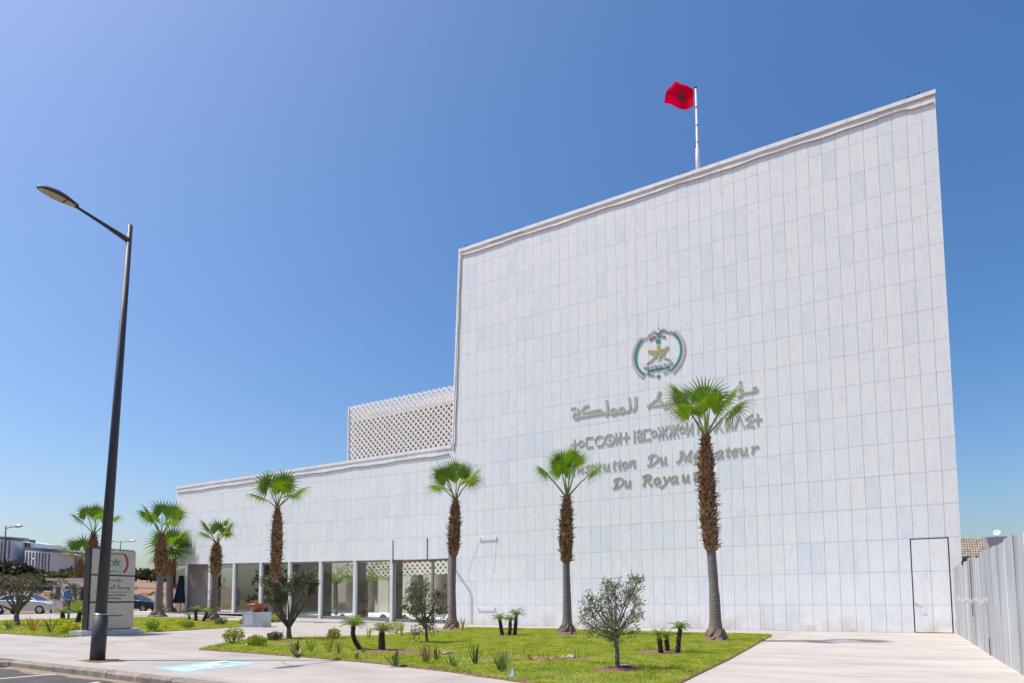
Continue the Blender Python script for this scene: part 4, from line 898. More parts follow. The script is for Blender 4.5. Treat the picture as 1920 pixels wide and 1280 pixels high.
def palm(base, h_trunk, h_smooth, r0, rmid, seed, label, fr, tint=1.0, lean=(0, 0), bulge=1.0, plen=1.10, R_=.88, boots=330):
    rb = rmid*.80; rmid *= .72; r0 *= .74
    q = random.Random(seed); T = thing('fan_palm', label, 'palm tree', base, 'fan palms lining the forecourt')
    cx = lambda z: V((lean[0]*z/h_trunk+.03*math.sin(z*.9+seed)*min(1, z), lean[1]*z/h_trunk, z))
    prof = [(0, r0*1.45), (.08, r0*1.32), (.25, r0*1.02), (.6, r0*.80), (1.2, rmid*1.15)]
    zz = 1.5
    while zz < h_smooth: prof.append((zz, rmid*(1.08-.08*zz/h_smooth)+q.uniform(-.004, .004))); zz += .25
    prof += [(h_smooth, rmid), (h_smooth+.05, rmid*.95), (h_trunk*.9, rmid*.7), (h_trunk, .07)]
    mb = MB(); mb.tube([cx(z) for z, r_ in prof], [r_ for z, r_ in prof], 18); part('trunk', mb, M_trk, T, True)
    mb = MB()                                         # old leaf bases on the upper trunk
    far_ = boots != 330; bs = 2.1 if far_ else 1.65
    hb_ = h_trunk-h_smooth; n = int(boots*hb_/2.9*(1.5 if far_ else 1.9))
    for k in range(n):
        t = (k+q.random())/n; z = h_smooth-.05+t*hb_; az = k*2.39996+q.uniform(-.25, .25)
        rr_ = rb*(1.0+.62*bulge*math.sin(math.pi*min(1, t*1.12+.06))**.7) if t < .72 else (rb*1.55*bulge*(1-(t-.72)/.28)+.085*(t-.72)/.28)
        c = cx(z); o = V((math.cos(az), math.sin(az), 0)); s = V((-math.sin(az), math.cos(az), 0))
        L = q.uniform(.06, .13)*(1.2 if t < .75 else .9)*bs**.7; w = q.uniform(.022, .045)*bs**.7; tw = q.uniform(-.5, .5)
        p0 = c+o*(rr_*.62); p1 = c+o*(rr_*.95)+V((0, 0, L*.35)); p2 = c+o*(rr_*1.0+q.uniform(-.01, .045)*bs)+V((0, 0, L))+s*tw*.06
        if q.random() < .3: p2 = p2+o*q.uniform(.02, .07)*bs-V((0, 0, L*.5))
        th = V((0, 0, -.022))
        mb.add([p0-s*w*1.3, p0+s*w*1.3, p1+s*w, p1-s*w, p2+s*w*.45, p2-s*w*.45, p1+th+o*.012, p2+th*.5], [(0, 1, 2, 3), (3, 2, 4, 5), (1, 6, 2), (0, 3, 6), (2, 6, 7, 4), (3, 5, 7, 6)])
    lb = part('leaf_bases', mb, M_boot, T, kind='stuff')
    mb = MB(); pr = [(h_smooth-.02, rb*.9)]+[(h_smooth+hb_*t, (rb*(.72+.5*bulge*math.sin(math.pi*min(1, t*1.12+.06))**.7) if t < .72 else rb*1.1*bulge*(1-(t-.72)/.28)+.05)) for t in (.05, .15, .3, .45, .6, .72, .85, 1.0)]
    mb.tube([cx(z) for z, r_ in pr], [r_ for z, r_ in pr], 14); part('crown_shaft', mb, M_boot, T, True)
    mb = MB(); mb.lathe([(r0*1.95, -.03), (r0*1.72, .05), (r0*1.5, .12), (r0*1.3, .22), (r0*1.08, .34)], 22, (0, 0, 0), wob=.17, seed=seed); part('root_base', mb, M_root, T)
    top = cx(h_trunk-.05)
    for (az, el, pl, rs, fc) in fr(q): frond(T, top, az, el, pl*plen, rs*R_, q, fc, droop=q.uniform(.3, .55) if el < R(60) else .14, nseg=32 if boots == 330 else 22)
    return T
CAZ = lambda b: math.atan2(CAM[1]-b.y, CAM[0]-b.x)
def crown(b, spec):
    """spec: (angle from the viewer's right, anticlockwise as seen from above; elevation; petiole; size; facing)"""
    ca = math.atan2(_rt[1], _rt[0]); tocam = V((CAM[0]-b.x, CAM[1]-b.y, .25)).normalized()
    def fr(q):
        out = []
        for a, e, pl, rs, fc in spec: out.append((ca+R(a+q.uniform(-6, 6)), R(e+q.uniform(-4, 4)), pl, rs, tocam if fc else None))
        return out
    return fr
def auto(b, n, seed, elmax=86, young=1):
    q = random.Random(seed*7+1); sp = []
    for k in range(n):
        e = elmax-(elmax-22)*(k/(n-1))**.9; sp.append((k*137.5+seed*50, e, q.uniform(.85, 1.12), q.uniform(.85, 1.08), k < young))
    return crown(b, sp)
def P3(x, y): return G(x, y)
def hgt(b, x, y): return at(x, y, b).z-b.z
b = P3(1342, 1201)
palm(b, hgt(b, 1330, 815), hgt(b, 1338, 1030), .27, .175, 1, 'tallest fan palm with wide bristly trunk standing before the French lettering', crown(b, [(90, 86, .98, 1.06, 1), (180, 63, 1.15, 1.0, 0), (5, 62, 1.12, 1.02, 0), (120, 72, 1.15, .9, 0), (215, 40, .9, .85, 0), (330, 42, .95, .9, 0), (60, 66, 1.2, .9, 0), (270, 66, .8, .75, 0)]), lean=(-.12, 0))
b = P3(1063, 1190)
palm(b, hgt(b, 1067, 930), hgt(b, 1062, 1052), .25, .165, 2, 'fan palm just right of the pygmy palm trio against marble wall', crown(b, [(180, 80, .95, 1.05, 1), (20, 72, 1.1, 1.0, 0), (100, 76, 1.15, .9, 0), (195, 52, 1.0, .85, 0), (340, 50, 1.05, .9, 0), (250, 60, .8, .8, 0), (300, 78, 1.1, .9, 0)]), lean=(.06, 0), R_=.70, plen=1.15)
b = P3(848, 1179)
palm(b, hgt(b, 851, 936), hgt(b, 850, 1040), .27, .175, 3, 'fan palm at the right end of the glazed wing', crown(b, [(200, 70, .9, 1.0, 1), (10, 60, 1.05, 1.0, 0), (90, 82, 1.1, 1.0, 1), (150, 60, 1.1, .95, 0), (320, 45, 1.0, .9, 0), (230, 35, .9, .85, 0), (60, 70, 1.1, .95, 0)]), lean=(.12, 0))
b = P3(515, 1164)
palm(b, hgt(b, 516, 950), hgt(b, 517, 1082), .27, .20, 4, 'fan palm with tall bristly trunk behind the rounded olive tree', crown(b, [(175, 66, 1.1, 1.15, 1), (30, 76, 1.2, 1.05, 1), (5, 48, 1.2, .95, 0), (140, 72, 1.3, 1.0, 0), (200, 40, .95, .95, 0), (300, 60, .95, .9, 0), (90, 60, 1.2, 1.0, 0), (330, 30, 1.1, .8, 0)]), lean=(.0, 0), boots=340)
b = P3(398, 1163)
palm(b, hgt(b, 404, 1018), hgt(b, 402, 1075), .30, .20, 5, 'short fan palm in front of the brown screened bay', crown(b, [(100, 80, .75, 1.1, 1), (10, 58, .9, 1.05, 0), (185, 62, .9, 1.0, 0), (60, 70, 1.0, .9, 0), (330, 40, .8, .85, 0), (220, 45, .7, .85, 0)]), lean=(.15, 0), boots=340, R_=.72, plen=1.0)
b = P3(296, 1155)
palm(b, hgt(b, 300, 1002), hgt(b, 298, 1078), .34, .24, 6, 'fan palm right of the monument sign with a fan frond reaching the wing', crown(b, [(120, 80, 1.2, 1.3, 1), (175, 55, 1.3, 1.2, 0), (10, 66, 1.25, 1.15, 1), (40, 55, 1.3, 1.1, 0), (215, 60, 1.2, 1.1, 0), (330, 40, 1.0, 1.0, 0), (260, 50, 1.0, 1.0, 0), (80, 65, 1.2, 1.1, 0)]), lean=(.1, 0), boots=340, R_=.76)
b = P3(166, 1152)
palm(b, hgt(b, 174, 1000), hgt(b, 166, 1100), .34, .26, 7, 'fan palm left of the lamp post, its trunk behind the sign', crown(b, [(60, 84, 1.25, 1.1, 1), (170, 66, 1.3, 1.2, 1), (10, 48, 1.4, 1.0, 0), (200, 50, 1.2, 1.0, 0), (330, 60, 1.1, .9, 0), (110, 70, 1.3, 1.0, 0)]), lean=(.2, 0), boots=380, R_=.70, plen=1.0)
b = far(148, 56, .42)
palm(b, hgt(b, 152, 1048), .9, .34, .30, 8, 'smaller fan palm farthest left, behind the taller one', crown(b, [(90, 84, .9, 1.3, 1), (175, 62, 1.0, 1.2, 0), (5, 60, 1.0, 1.2, 0), (60, 70, 1.1, 1.1, 0), (220, 45, .8, 1.0, 0)]), boots=380)
b = far(318, 47, .42)
palm(b, hgt(b, 318, 1030), hgt(b, 318, 1078), .36, .27, 9, 'broad dark leaved palm with drooping skirt behind the fan palm at wing corner', crown(b, [(90, 84, .7, 1.3, 0), (0, 60, .8, 1.3, 0), (180, 62, .8, 1.3, 0), (45, 40, .8, 1.3, 0), (135, 42, .8, 1.3, 0), (215, 50, .7, 1.3, 1), (320, 48, .7, 1.3, 0), (200, 12, .7, 1.2, 0), (345, 10, .7, 1.2, 0), (270, 20, .6, 1.2, 1), (175, -8, .6, 1.2, 0), (240, 0, .6, 1.2, 0), (300, -6, .6, 1.2, 0)]), boots=340)

# ------------------------------------------------------------------ olive trees and shrubs
def leaves(mb, c, n, rad, q, ln=.055, wd=.014, upb=.5, mi=0, shell=.0):
    for _ in range(n):
        t = V((q.gauss(0, 1), q.gauss(0, 1), q.gauss(0, 1))).normalized(); r_ = (q.random()**.5 if not shell else shell+(1-shell)*q.random())
        p = V(c)+V((t.x*rad[0], t.y*rad[1], t.z*rad[2]))*r_
        d = V((q.gauss(0, .6)+t.x*.6, q.gauss(0, .6)+t.y*.6, q.gauss(0, .5)+upb)).normalized(); s = d.cross(V((q.gauss(0, 1), q.gauss(0, 1), q.gauss(0, 1)))).normalized()
        l = ln*q.uniform(.7, 1.25); w = wd*q.uniform(.8, 1.2)
        mb.add([p, p+d*l*.5+s*w, p+d*l, p+d*l*.5-s*w], [(0, 1, 2, 3)], mi)
def woody(name, label, cat, base, trunk, limbs, clumps, seed, mleaf, mbark, ln, wd, grp=None, r0=.05, twigs=3, upb=.5):
    """trunk: list of points; limbs/clumps given relative to the base: (x right, y depth, z up)"""
    q = random.Random(seed); T = thing(name, label, cat, base, grp)
    B_ = lambda p: ux*p[0]+uy*p[1]+V((0, 0, p[2]))
    mb = MB(); tp = [B_(p) for p in trunk]; n = len(tp); mb.tube([tp[0]-V((0, 0, .04))]+tp, [r0*1.35]+[r0*(1-.35*i/(n-1)) for i in range(n)], 9)
    fork = tp[-1]; lv = MB()
    for (c, rad, cnt) in clumps:
        c = B_(c); m_ = fork.lerp(c, .55)+V((q.uniform(-.06, .06), q.uniform(-.06, .06), -.04)); st = fork if q.random() < .7 else tp[-2].lerp(fork, .6)
        mb.tube([st, m_, c], [r0*.5, r0*.28, r0*.12], 6)
        rv = (rad[0], rad[0]*.9, rad[1])
        for k in range(twigs*2):
            e = c+V((q.gauss(0, 1)*rv[0]*.55, q.gauss(0, 1)*rv[1]*.55, q.gauss(.2, .8)*rv[2]*.6)); mb.tube([m_.lerp(c, q.uniform(.3, 1)), e], [r0*.14, r0*.05], 4)
            leaves(lv, e, int(cnt/(twigs*2)*.55), (rv[0]*.38, rv[1]*.38, rv[2]*.38), q, ln, wd, upb)
        leaves(lv, c, int(cnt*.45), rv, q, ln, wd, upb)
    part('trunk', mb, mbark, T, True); part('crown', lv, mleaf, T, kind='stuff'); return T
def relp(b, x, y, dy=0.0):
    p = at(x, y, b)-b; return (p.dot(ux), dy, p.z)
# young olive in the right of the bed
b = G(1158, 1257); q = random.Random(5)
cl = [((x, y), r_, n) for x, y, r_, n in ((1112, 1128, .17, 260), (1105, 1150, .15, 200), (1128, 1140, .18, 260), (1145, 1105, .16, 260), (1155, 1095, .10, 130), (1150, 1125, .2, 300), (1185, 1095, .15, 230), (1183, 1110, .17, 260), (1200, 1128, .11, 110), (1178, 1120, .15, 200), (1140, 1160, .22, 330), (1125, 1175, .2, 260), (1160, 1160, .2, 280), (1185, 1160, .15, 150), (1195, 1150, .10, 90), (1110, 1182, .18, 160), (1150, 1185, .2, 260), (1178, 1182, .14, 110), (1150, 1200, .13, 140), (1098, 1165, .10, 70))]
woody('olive_tree', 'young olive tree with loose upright crown in a ring of bare soil', 'olive tree', b, [(0, 0, 0), (-.005, 0, .35), (-.02, 0, .62)], None, [(relp(b, x, y, q.uniform(-.35, .35)), (r_, r_*1.15), n) for (x, y), r_, n in cl], 21, M_oli, M_bark, .060, .0085, r0=.042)
b = G(797, 1206); q = random.Random(6)
cl = [((x, y), r_, n) for x, y, r_, n in ((770, 1105, .22, 280), (765, 1125, .22, 260), (785, 1110, .25, 320), (800, 1100, .2, 220), (790, 1130, .3, 420), (812, 1130, .28, 360), (825, 1150, .25, 240), (775, 1150, .25, 300), (800, 1155, .3, 330), (790, 1175, .22, 200), (780, 1190, .18, 130), (820, 1112, .16, 130), (757, 1140, .15, 110), (808, 1180, .2, 120))]
woody('olive_tree', 'brownish wispy olive tree in front of the glazed corner', 'olive tree', b, [(.05, 0, 0), (.03, 0, .35), (0, 0, .6)], None, [(relp(b, x, y, q.uniform(-.45, .45)), (r_, r_*1.2), int(n*1.3)) for (x, y), r_, n in cl], 22, M_oli2, M_bark, .075, .011, r0=.05, upb=.8)
b = G(540, 1199); q = random.Random(7)
cl = [((x, y), r_, n) for x, y, r_, n in ((502, 1090, .2, 500), (518, 1094, .2, 460), (510, 1100, .18, 350), (560, 1082, .2, 480), (578, 1080, .2, 480), (590, 1092, .18, 420), (572, 1095, .2, 420), (585, 1105, .16, 260), (525, 1112, .18, 360), (540, 1110, .18, 320), (512, 1125, .17, 280), (552, 1100, .16, 260), (523, 1137, .13, 140), (498, 1100, .12, 180), (530, 1128, .16, 220))]
woody('olive_tree', 'old olive tree with several bare limbs and rounded clipped cushions of leaves', 'olive tree', b, [(.05, 0, 0), (.02, 0, .2), (.02, 0, .36)], None, [(relp(b, x, y, q.uniform(-.35, .35)), (r_*1.1, r_*.95), int(n*1.25)) for (x, y), r_, n in cl], 23, M_oli2, M_bark, .055, .016, r0=.09, twigs=2, upb=.2)
b = G(30, 1173); q = random.Random(8)
cl = [((x, y), r_, n) for x, y, r_, n in ((15, 1085, .25, 130), (30, 1098, .3, 220), (58, 1098, .3, 200), (20, 1095, .3, 200), (80, 1105, .2, 90), (40, 1092, .28, 160), (52, 1085, .25, 140), (70, 1095, .25, 130), (25, 1110, .25, 90), (5, 1105, .25, 110), (60, 1112, .25, 80), (40, 1125, .2, 60), (-8, 1120, .3, 90))]
woody('olive_tree', 'sparse olive tree with bare forking limbs at the far left edge', 'olive tree', b, [(.05, 0, 0), (0, 0, .3), (0, 0, .55)], None, [(relp(b, x, y, q.uniform(-.5, .5)), (r_, r_), n) for (x, y), r_, n in cl], 24, M_oli2, M_bark, .085, .018, r0=.11, twigs=4)
b = G(128, 1163); q = random.Random(9)
cl = [((x, y), r_, n) for x, y, r_, n in ((112, 1090, .22, 200), (105, 1100, .22, 180), (112, 1120, .25, 220), (135, 1103, .25, 240), (150, 1100, .25, 220), (140, 1112, .2, 140), (125, 1098, .18, 120))]
woody('olive_tree', 'small cloud pruned olive tree in front of the guard booth', 'olive tree', b, [(0, 0, 0), (0, 0, .5), (0, 0, .75)], None, [(relp(b, x, y, q.uniform(-.3, .3)), (r_, r_*.85), n) for (x, y), r_, n in cl], 25, M_oli2, M_bark, .07, .02, r0=.05, twigs=2, upb=.2)

def bush(px, py, wpx, hpx, label, m_, seed, n=900, trunk=0.0, ln=.045, wd=.016, grp='clipped bushes on the lawns'):
    q = random.Random(seed); b = G(px, py); s = FPX/((b-V(CAM)).dot(V(_fw))); rx, rz = wpx/s/2, hpx/s/2
    T = thing('clipped_bush', label, 'bush', b, grp); mb = MB()
    for k in range(5): mb.tube([(0, 0, -.03), (q.uniform(-.5, .5)*rx, q.uniform(-.5, .5)*rx, rz*.9+trunk)], [.014, .006], 5)
    part('stem', mb, M_bark, T)
    lv = MB(); c = V((0, 0, rz*1.02+trunk*.5))
    for k in range(9):
        t = 2*math.pi*k/9; leaves(lv, c+V((math.cos(t)*rx*.45, math.sin(t)*rx*.45, q.uniform(-.2, .35)*rz)), n//14, (rx*.55, rx*.55, rz*.62), q, ln, wd, .3, shell=.55)
    leaves(lv, c, n//3, (rx*.95, rx*.95, rz*.95), q, ln, wd, .3, shell=.7)
    part('foliage', lv, m_, T, kind='stuff')
bush(438, 1209, 42, 32, 'light green bush with open stems at the tip of the bed, leftmost there', M_bush, 31, trunk=.06)
bush(481, 1213, 40, 24, 'low rounded dark green bush left of the old olive tree', M_bush, 32)
bush(516, 1202, 30, 19, 'small tight dark bush just behind the low rounded one', M_oli2, 33)
bush(626, 1200, 25, 24, 'yellow green bush behind the upright strap plants right of old olive', M_busy, 34, 700)
bush(741, 1188, 40, 26, 'leafy golden bush behind the straight pygmy palm', M_busy, 35, 800)
bush(129, 1189, 36, 25, 'golden topped rounded bush nearest the monument sign', M_busy, 36, 800, ln=.06, wd=.022)
bush(121, 1176, 34, 16, 'golden bush behind the rounded one left of the sign', M_busy, 37, 500, ln=.06, wd=.022)
bush(285, 1183, 27, 24, 'green bush on the lawn right of the monument sign', M_bush, 38, 600, ln=.06, wd=.02)
bush(349, 1178, 30, 17, 'low green bush on the lawn in front of small pygmy palms', M_bush, 39, 600, ln=.06, wd=.02)
bush(414, 1172, 24, 16, 'brownish bush right of the short fan palm', M_oli, 40, 500, ln=.06, wd=.02)
bush(456, 1172, 17, 15, 'dark green bush left of the marble planter block', M_bush, 41, 400, ln=.06, wd=.02)
bush(511, 1166, 26, 17, 'yellow flecked bush at the foot of the palm behind planter', M_busy, 42, 400, ln=.06, wd=.02)
bush(309, 1180, 16, 8, 'tiny yellow bush between two green bushes right of sign', M_busy, 43, 200, ln=.05, wd=.02)
bush(155, 1150, 55, 22, 'spreading lime green shrub row behind the golden bushes', M_bush, 44, 900, trunk=.3, ln=.08, wd=.028)

# pygmy date palms
def pygmy(px, py, tx, ty, r_, cr, nf, label, seed, bend=0.0, grp='pygmy date palms'):
    q = random.Random(seed); b = G(px, py); t = at(tx, ty, b)-b; T = thing('pygmy_date_palm', label, 'small palm', b, grp); mb = MB()
    N_ = 9; pts = []
    for i in range(N_+1):
        f = i/N_; pts.append(V((t.x*f, t.y*f, t.z*f))+ux*bend*math.sin(math.pi*f))
    mb.tube([pts[0]-V((0, 0, .04))]+pts, [r_*1.25]+[r_*(1.1-.25*i/N_)*(1+q.uniform(-.06, .06)) for i in range(N_+1)], 9)
    for k in range(70):
        f = q.random()*.97; i = min(int(f*N_), N_-1); c = pts[i].lerp(pts[i+1], f*N_-i); az = q.uniform(0, 6.28); o = V((math.cos(az), math.sin(az), 0)); s = V((-o.y, o.x, 0))
        p = c+o*r_*.9; mb.add([p-s*.018, p+s*.018, p+o*.035+V((0, 0, .035))], [(0, 1, 2)])
    part('trunk', mb, M_ptrk, T)
    top = pts[-1]
    for k in range(nf):
        az = k*2.39996+q.uniform(-.3, .3); el = R(78-62*(k/nf)**.8); L = cr*q.uniform(.85, 1.1); lf_ = MB(); pr = None; rp = []
        o = V((math.cos(az), math.sin(az), 0))
        for i in range(9):
            f = i/8; a = el-f*f*R(85); 
            if i == 0: p = top.copy()
            else: p = rp[-1]+(o*math.cos(a)+V((0, 0, math.sin(a))))*L/8
            rp.append(p)
        lf_.tube(rp, [.009-.0008*i for i in range(9)], 4)
        for i in range(1, 9):
            for h_ in (0, .5):
                p = rp[i-1].lerp(rp[i], h_); d = (rp[i]-rp[i-1]).normalized(); s = d.cross(V((0, 0, 1))).normalized()
                ll = L*.34*math.sin(math.pi*(.12+.86*(i-1+h_)/8))**.6
                for sg in (-1, 1):
                    e = p+(s*sg*.85+d*.55).normalized()*ll+V((0, 0, -ll*.28)); w = d*ll*.075; m2 = p.lerp(e, .5)+V((0, 0, ll*.08))
                    lf_.add([p, m2+w, e, m2-w], [(0, 1, 2, 3)])
        part('frond', lf_, M_pyg, T)
pygmy(679, 1220, 663, 1172, .055, .40, 15, 'pygmy date palm with curved leaning trunk in the middle of bed', 51, -.09)
pygmy(716, 1221, 716, 1183, .075, .38, 15, 'pygmy date palm with thick straight trunk in the middle of bed', 52)
pygmy(942, 1192, 937, 1160, .06, .34, 12, 'leftmost pygmy date palm of the trio by the marble wall', 53)
pygmy(955, 1193, 957, 1162, .06, .32, 12, 'middle pygmy date palm of the trio by the marble wall', 54)
pygmy(965, 1192, 968, 1152, .06, .34, 12, 'tallest pygmy date palm of the trio by the marble wall', 55)
pygmy(1240, 1227, 1235, 1191, .05, .26, 11, 'left pygmy date palm of the three on soil right of young olive', 56)
pygmy(1252, 1223, 1249, 1194, .05, .26, 11, 'hidden middle pygmy date palm of the three right of young olive', 57)
pygmy(1270, 1226, 1275, 1178, .05, .30, 13, 'tallest pygmy date palm of the three right of young olive', 58)
pygmy(367, 1165, 367, 1143, .07, .40, 10, 'straight small pygmy palm in front of the brown screen', 59)
pygmy(380, 1166, 388, 1148, .07, .42, 10, 'tilted small pygmy palm leaning toward the short fan palm', 60)
pygmy(356, 1162, 354, 1153, .05, .3, 8, 'smallest pygmy palm with thin arching fronds by the brown screen', 61)
pygmy(118, 1160, 117, 1148, .10, .5, 12, 'leftmost pygmy palm behind the golden bushes', 62)
pygmy(145, 1168, 150, 1148, .10, .55, 12, 'slanting pygmy palm behind the golden bushes near the sign', 63)

# strap-leaved plants
def strap(px, py, hpx, n, label, m_, seed, spread=.5, w=.035, droop=.3, name='strap_leaf_plant', cat='plant', grp='strap leaved plants on the lawns'):
    q = random.Random(seed); b = G(px, py); s = FPX/((b-V(CAM)).dot(V(_fw))); h = hpx/s; mb = MB(); hd = max(h, .1)
    for k in range(n):
        az = q.uniform(0, 6.283); tl = q.uniform(.05, spread)*1.25; L = h*q.uniform(.65, 1.08); o = V((math.cos(az), math.sin(az), 0)); sd = V((-o.y, o.x, 0)); tw = q.uniform(-.5, .5)
        sd = (sd*math.cos(tw)+o*math.sin(tw)); p = b+o*q.uniform(0, .05)+V((0, 0, .01)); a = R(90)-tl; vs = []
        for i in range(6):
            f = i/5; ww = w*.8*(.45+1.2*f*(1-f)*2)*(1 if f < .99 else .08)*q.uniform(.9, 1.1); vs += [p-sd*ww/2, p+o*(-.15*ww)*0+V((0, 0, -.18*ww)), p+sd*ww/2]
            a2 = a-droop*f*f*q.uniform(.6, 1.6); p = p+(o*math.cos(a2)+V((0, 0, math.sin(a2))))*L/5
        mb.add([V(v)-b for v in vs], [(3*i+j, 3*i+j+1, 3*i+j+4, 3*i+j+3) for i in range(5) for j in (0, 1)])
    o_ = solid(name, mb, m_, label, cat, grp, loc=b); return o_
strap(557, 1231, 38, 22, 'spreading bird of paradise clump at front edge left of the curved pygmy palm', M_strap, 71, .75, .05, .6)
strap(583, 1224, 32, 12, 'upright grey green strap plant right of the old olive trunk', M_strap, 72, .3, .02, .3)
strap(617, 1226, 52, 15, 'tall thin stemmed strap plant with reddish tips left of curved pygmy palm', M_strap, 73, .45, .016, .2)
strap(634, 1228, 34, 10, 'pale strap plant beside the tall thin stemmed one', M_strap, 74, .5, .018, .3)
strap(669, 1238, 22, 7, 'small strap plant at the foot of the curved pygmy palm', M_strap, 75, .45, .03, .4)
strap(680, 1226, 20, 7, 'dark strap tuft against the base of the curved trunk', M_strap, 76, .4, .035, .4)
strap(740, 1249, 33, 13, 'broad leaved bird of paradise plant at the front edge below the wispy olive', M_strap, 77, .85, .06, .5)
strap(798, 1246, 40, 10, 'grey stemmed strap plant in the soil below the wispy olive', M_oli2, 78, .3, .02, .2)
strap(803, 1243, 34, 9, 'reddish yellow strap plant below the wispy olive', M_bronze, 79, .3, .025, .2)
strap(819, 1241, 30, 9, 'short upright strap plant right of the reddish yellow one', M_strap, 80, .35, .03, .3)
strap(847, 1252, 27, 11, 'low fanned strap plant beside the spotlight in lawn', M_strap, 81, .75, .045, .5)
strap(893, 1247, 42, 13, 'tall vase shaped strap plant left of the frontmost one', M_strap, 82, .4, .03, .2)
strap(943, 1261, 46, 15, 'frontmost strap plant above the white paper scrap', M_strap, 83, .6, .04, .3)
strap(868, 1183, 28, 12, 'spiky yellow flax beside the palm at the glazed corner', M_flax, 84, .6, .04, .2)
strap(690, 1199, 30, 10, 'yellow flax behind the curved pygmy palm', M_flax, 85, .25, .04, .1)
strap(752, 1193, 22, 5, 'thin yellow upright tuft between golden bush and wispy olive', M_flax, 86, .15, .03, .1)
strap(996, 1240, 17, 16, 'largest low yellow agave in the middle soil strip, leftmost of three', M_flax, 87, 1.0, .03, .2)
strap(1030, 1241, 13, 14, 'tiny yellow agave in the middle of three in soil strip', M_flax, 88, 1.0, .03, .2)
strap(1048, 1239, 15, 14, 'yellow agave in soil strip beside the pale stone', M_flax, 89, 1.0, .03, .2)
strap(62, 1183, 30, 14, 'bronze and yellow flax on the left lawn', M_bronze, 90, .7, .06, .2)
strap(95, 1187, 34, 14, 'dark green dracaena like plant right of the bronze flax', M_strap, 91, .8, .05, .5)
strap(16, 1180, 22, 18, 'dark strap clump under the sparse olive at left edge', M_strap, 92, .9, .05, .5)
strap(982, 1229, 18, 5, 'bare twig by the yellow agaves, leftmost', M_twig, 93, .4, .01, .1, 'bare_twig_shrub', 'shrub', 'bare twigs in the soil strip')
strap(1065, 1235, 22, 6, 'bare twig behind the pale stone', M_twig, 94, .5, .01, .1, 'bare_twig_shrub', 'shrub', 'bare twigs in the soil strip')
strap(1082, 1237, 22, 6, 'bare twig right of the pale stone', M_twig, 95, .4, .01, .1, 'bare_twig_shrub', 'shrub', 'bare twigs in the soil strip')
# small things on the lawn
def rock(px, py, r_, label, m_, seed, name='stone', grp=None):
    q = random.Random(seed); b = G(px, py); mb = MB(); mb.lathe([(r_*.7, -.01), (r_, r_*.25), (r_*.75, r_*.6), (r_*.25, r_*.8)], 9, wob=.22, seed=seed); solid(name, mb, m_, label, name, grp, loc=b+V((0, 0, .035)))
rock(1070, 1236, .09, 'pale stone among the bare twigs in the soil strip', M_stone, 1)
rock(912, 1229, .035, 'tiny pale pebble lying on the lawn by the spotlight', M_stone, 2)
b = G(951, 1271); mb = MB(); mb.add([(0, 0, .02), (.10, .02, .03), (.08, .03, .16), (.03, 0, .13), (.11, .10, .05)], [(0, 1, 2, 3), (1, 4, 2)]); solid('paper_scrap', mb, M_rwhite, 'crumpled white paper scrap at the front edge of lawn', 'litter', loc=b)
def spot(px, py, label):
    b = G(px, py); T = thing('garden_spotlight', label, 'garden light', b+V((0, 0, .03)), 'round spotlights in the lawn')
    mb = MB(); mb.lathe([(.13, 0), (.135, .035), (.10, .05)], 16); part('housing', mb, M_lamp, T, True); mb = MB(); mb.lathe([(.095, .051), (.06, .056)], 16); part('lens', mb, M_silver, T, True)
spot(1170, 1254.5, 'round grey spotlight beside the young olive trunk'); spot(836, 1229, 'round dark spotlight in the lawn by wispy olive')

# ------------------------------------------------------------------ lamp posts
LB = V((-13.98, -18.30, 0))
LP = thing('street_lamp', 'tall dark grey street lamp in the pavement in front of monument sign', 'street lamp', LB, 'street lamps')
LEAN = V((.26, .15)); hz = 9.15; hj = 8.80
LP.rotation_euler = (-math.atan(LEAN.y/9.17), math.atan(LEAN.x/9.17), 0)
mb = MB(); mb.tube([(0, 0, -.05), (0, 0, .92)], .138, 20); part('base_sleeve', mb, M_lamp, LP, True)
mb = MB(); mb.lathe([(.141, .92), (.134, .935), (.11, .945)], 20); part('sleeve_collar', mb, M_silver, LP, True)
mb = MB(); mb.tube([(0, 0, .9), (0, 0, hz)], [.108, .048], 16); part('pole', mb, M_lamp, LP, True)
xl = LB.x+LEAN.x; Hd = CAM+(xl-CAM[0])/ray(69, 349)[0]*ray(69, 349); He = CAM+(xl-CAM[0])/ray(146, 388)[0]*ray(146, 388)
tip, root_ = V((0, Hd[1]-LB.y-LEAN.y, Hd[2])), V((0, He[1]-LB.y-LEAN.y, He[2]))
tip.z += tip.y*LEAN.y/9.17; root_.z += root_.y*LEAN.y/9.17
mb = MB(); mb.tube([(0, 0, hj), (0, root_.y*.25, hj+(root_.z-hj)*.25), (0, root_.y*.55, hj+(root_.z-hj)*.55), (0, root_.y-.05, root_.z)], [.062, .05, .036, .027], 8); part('arm', mb, M_lamp, LP, True)
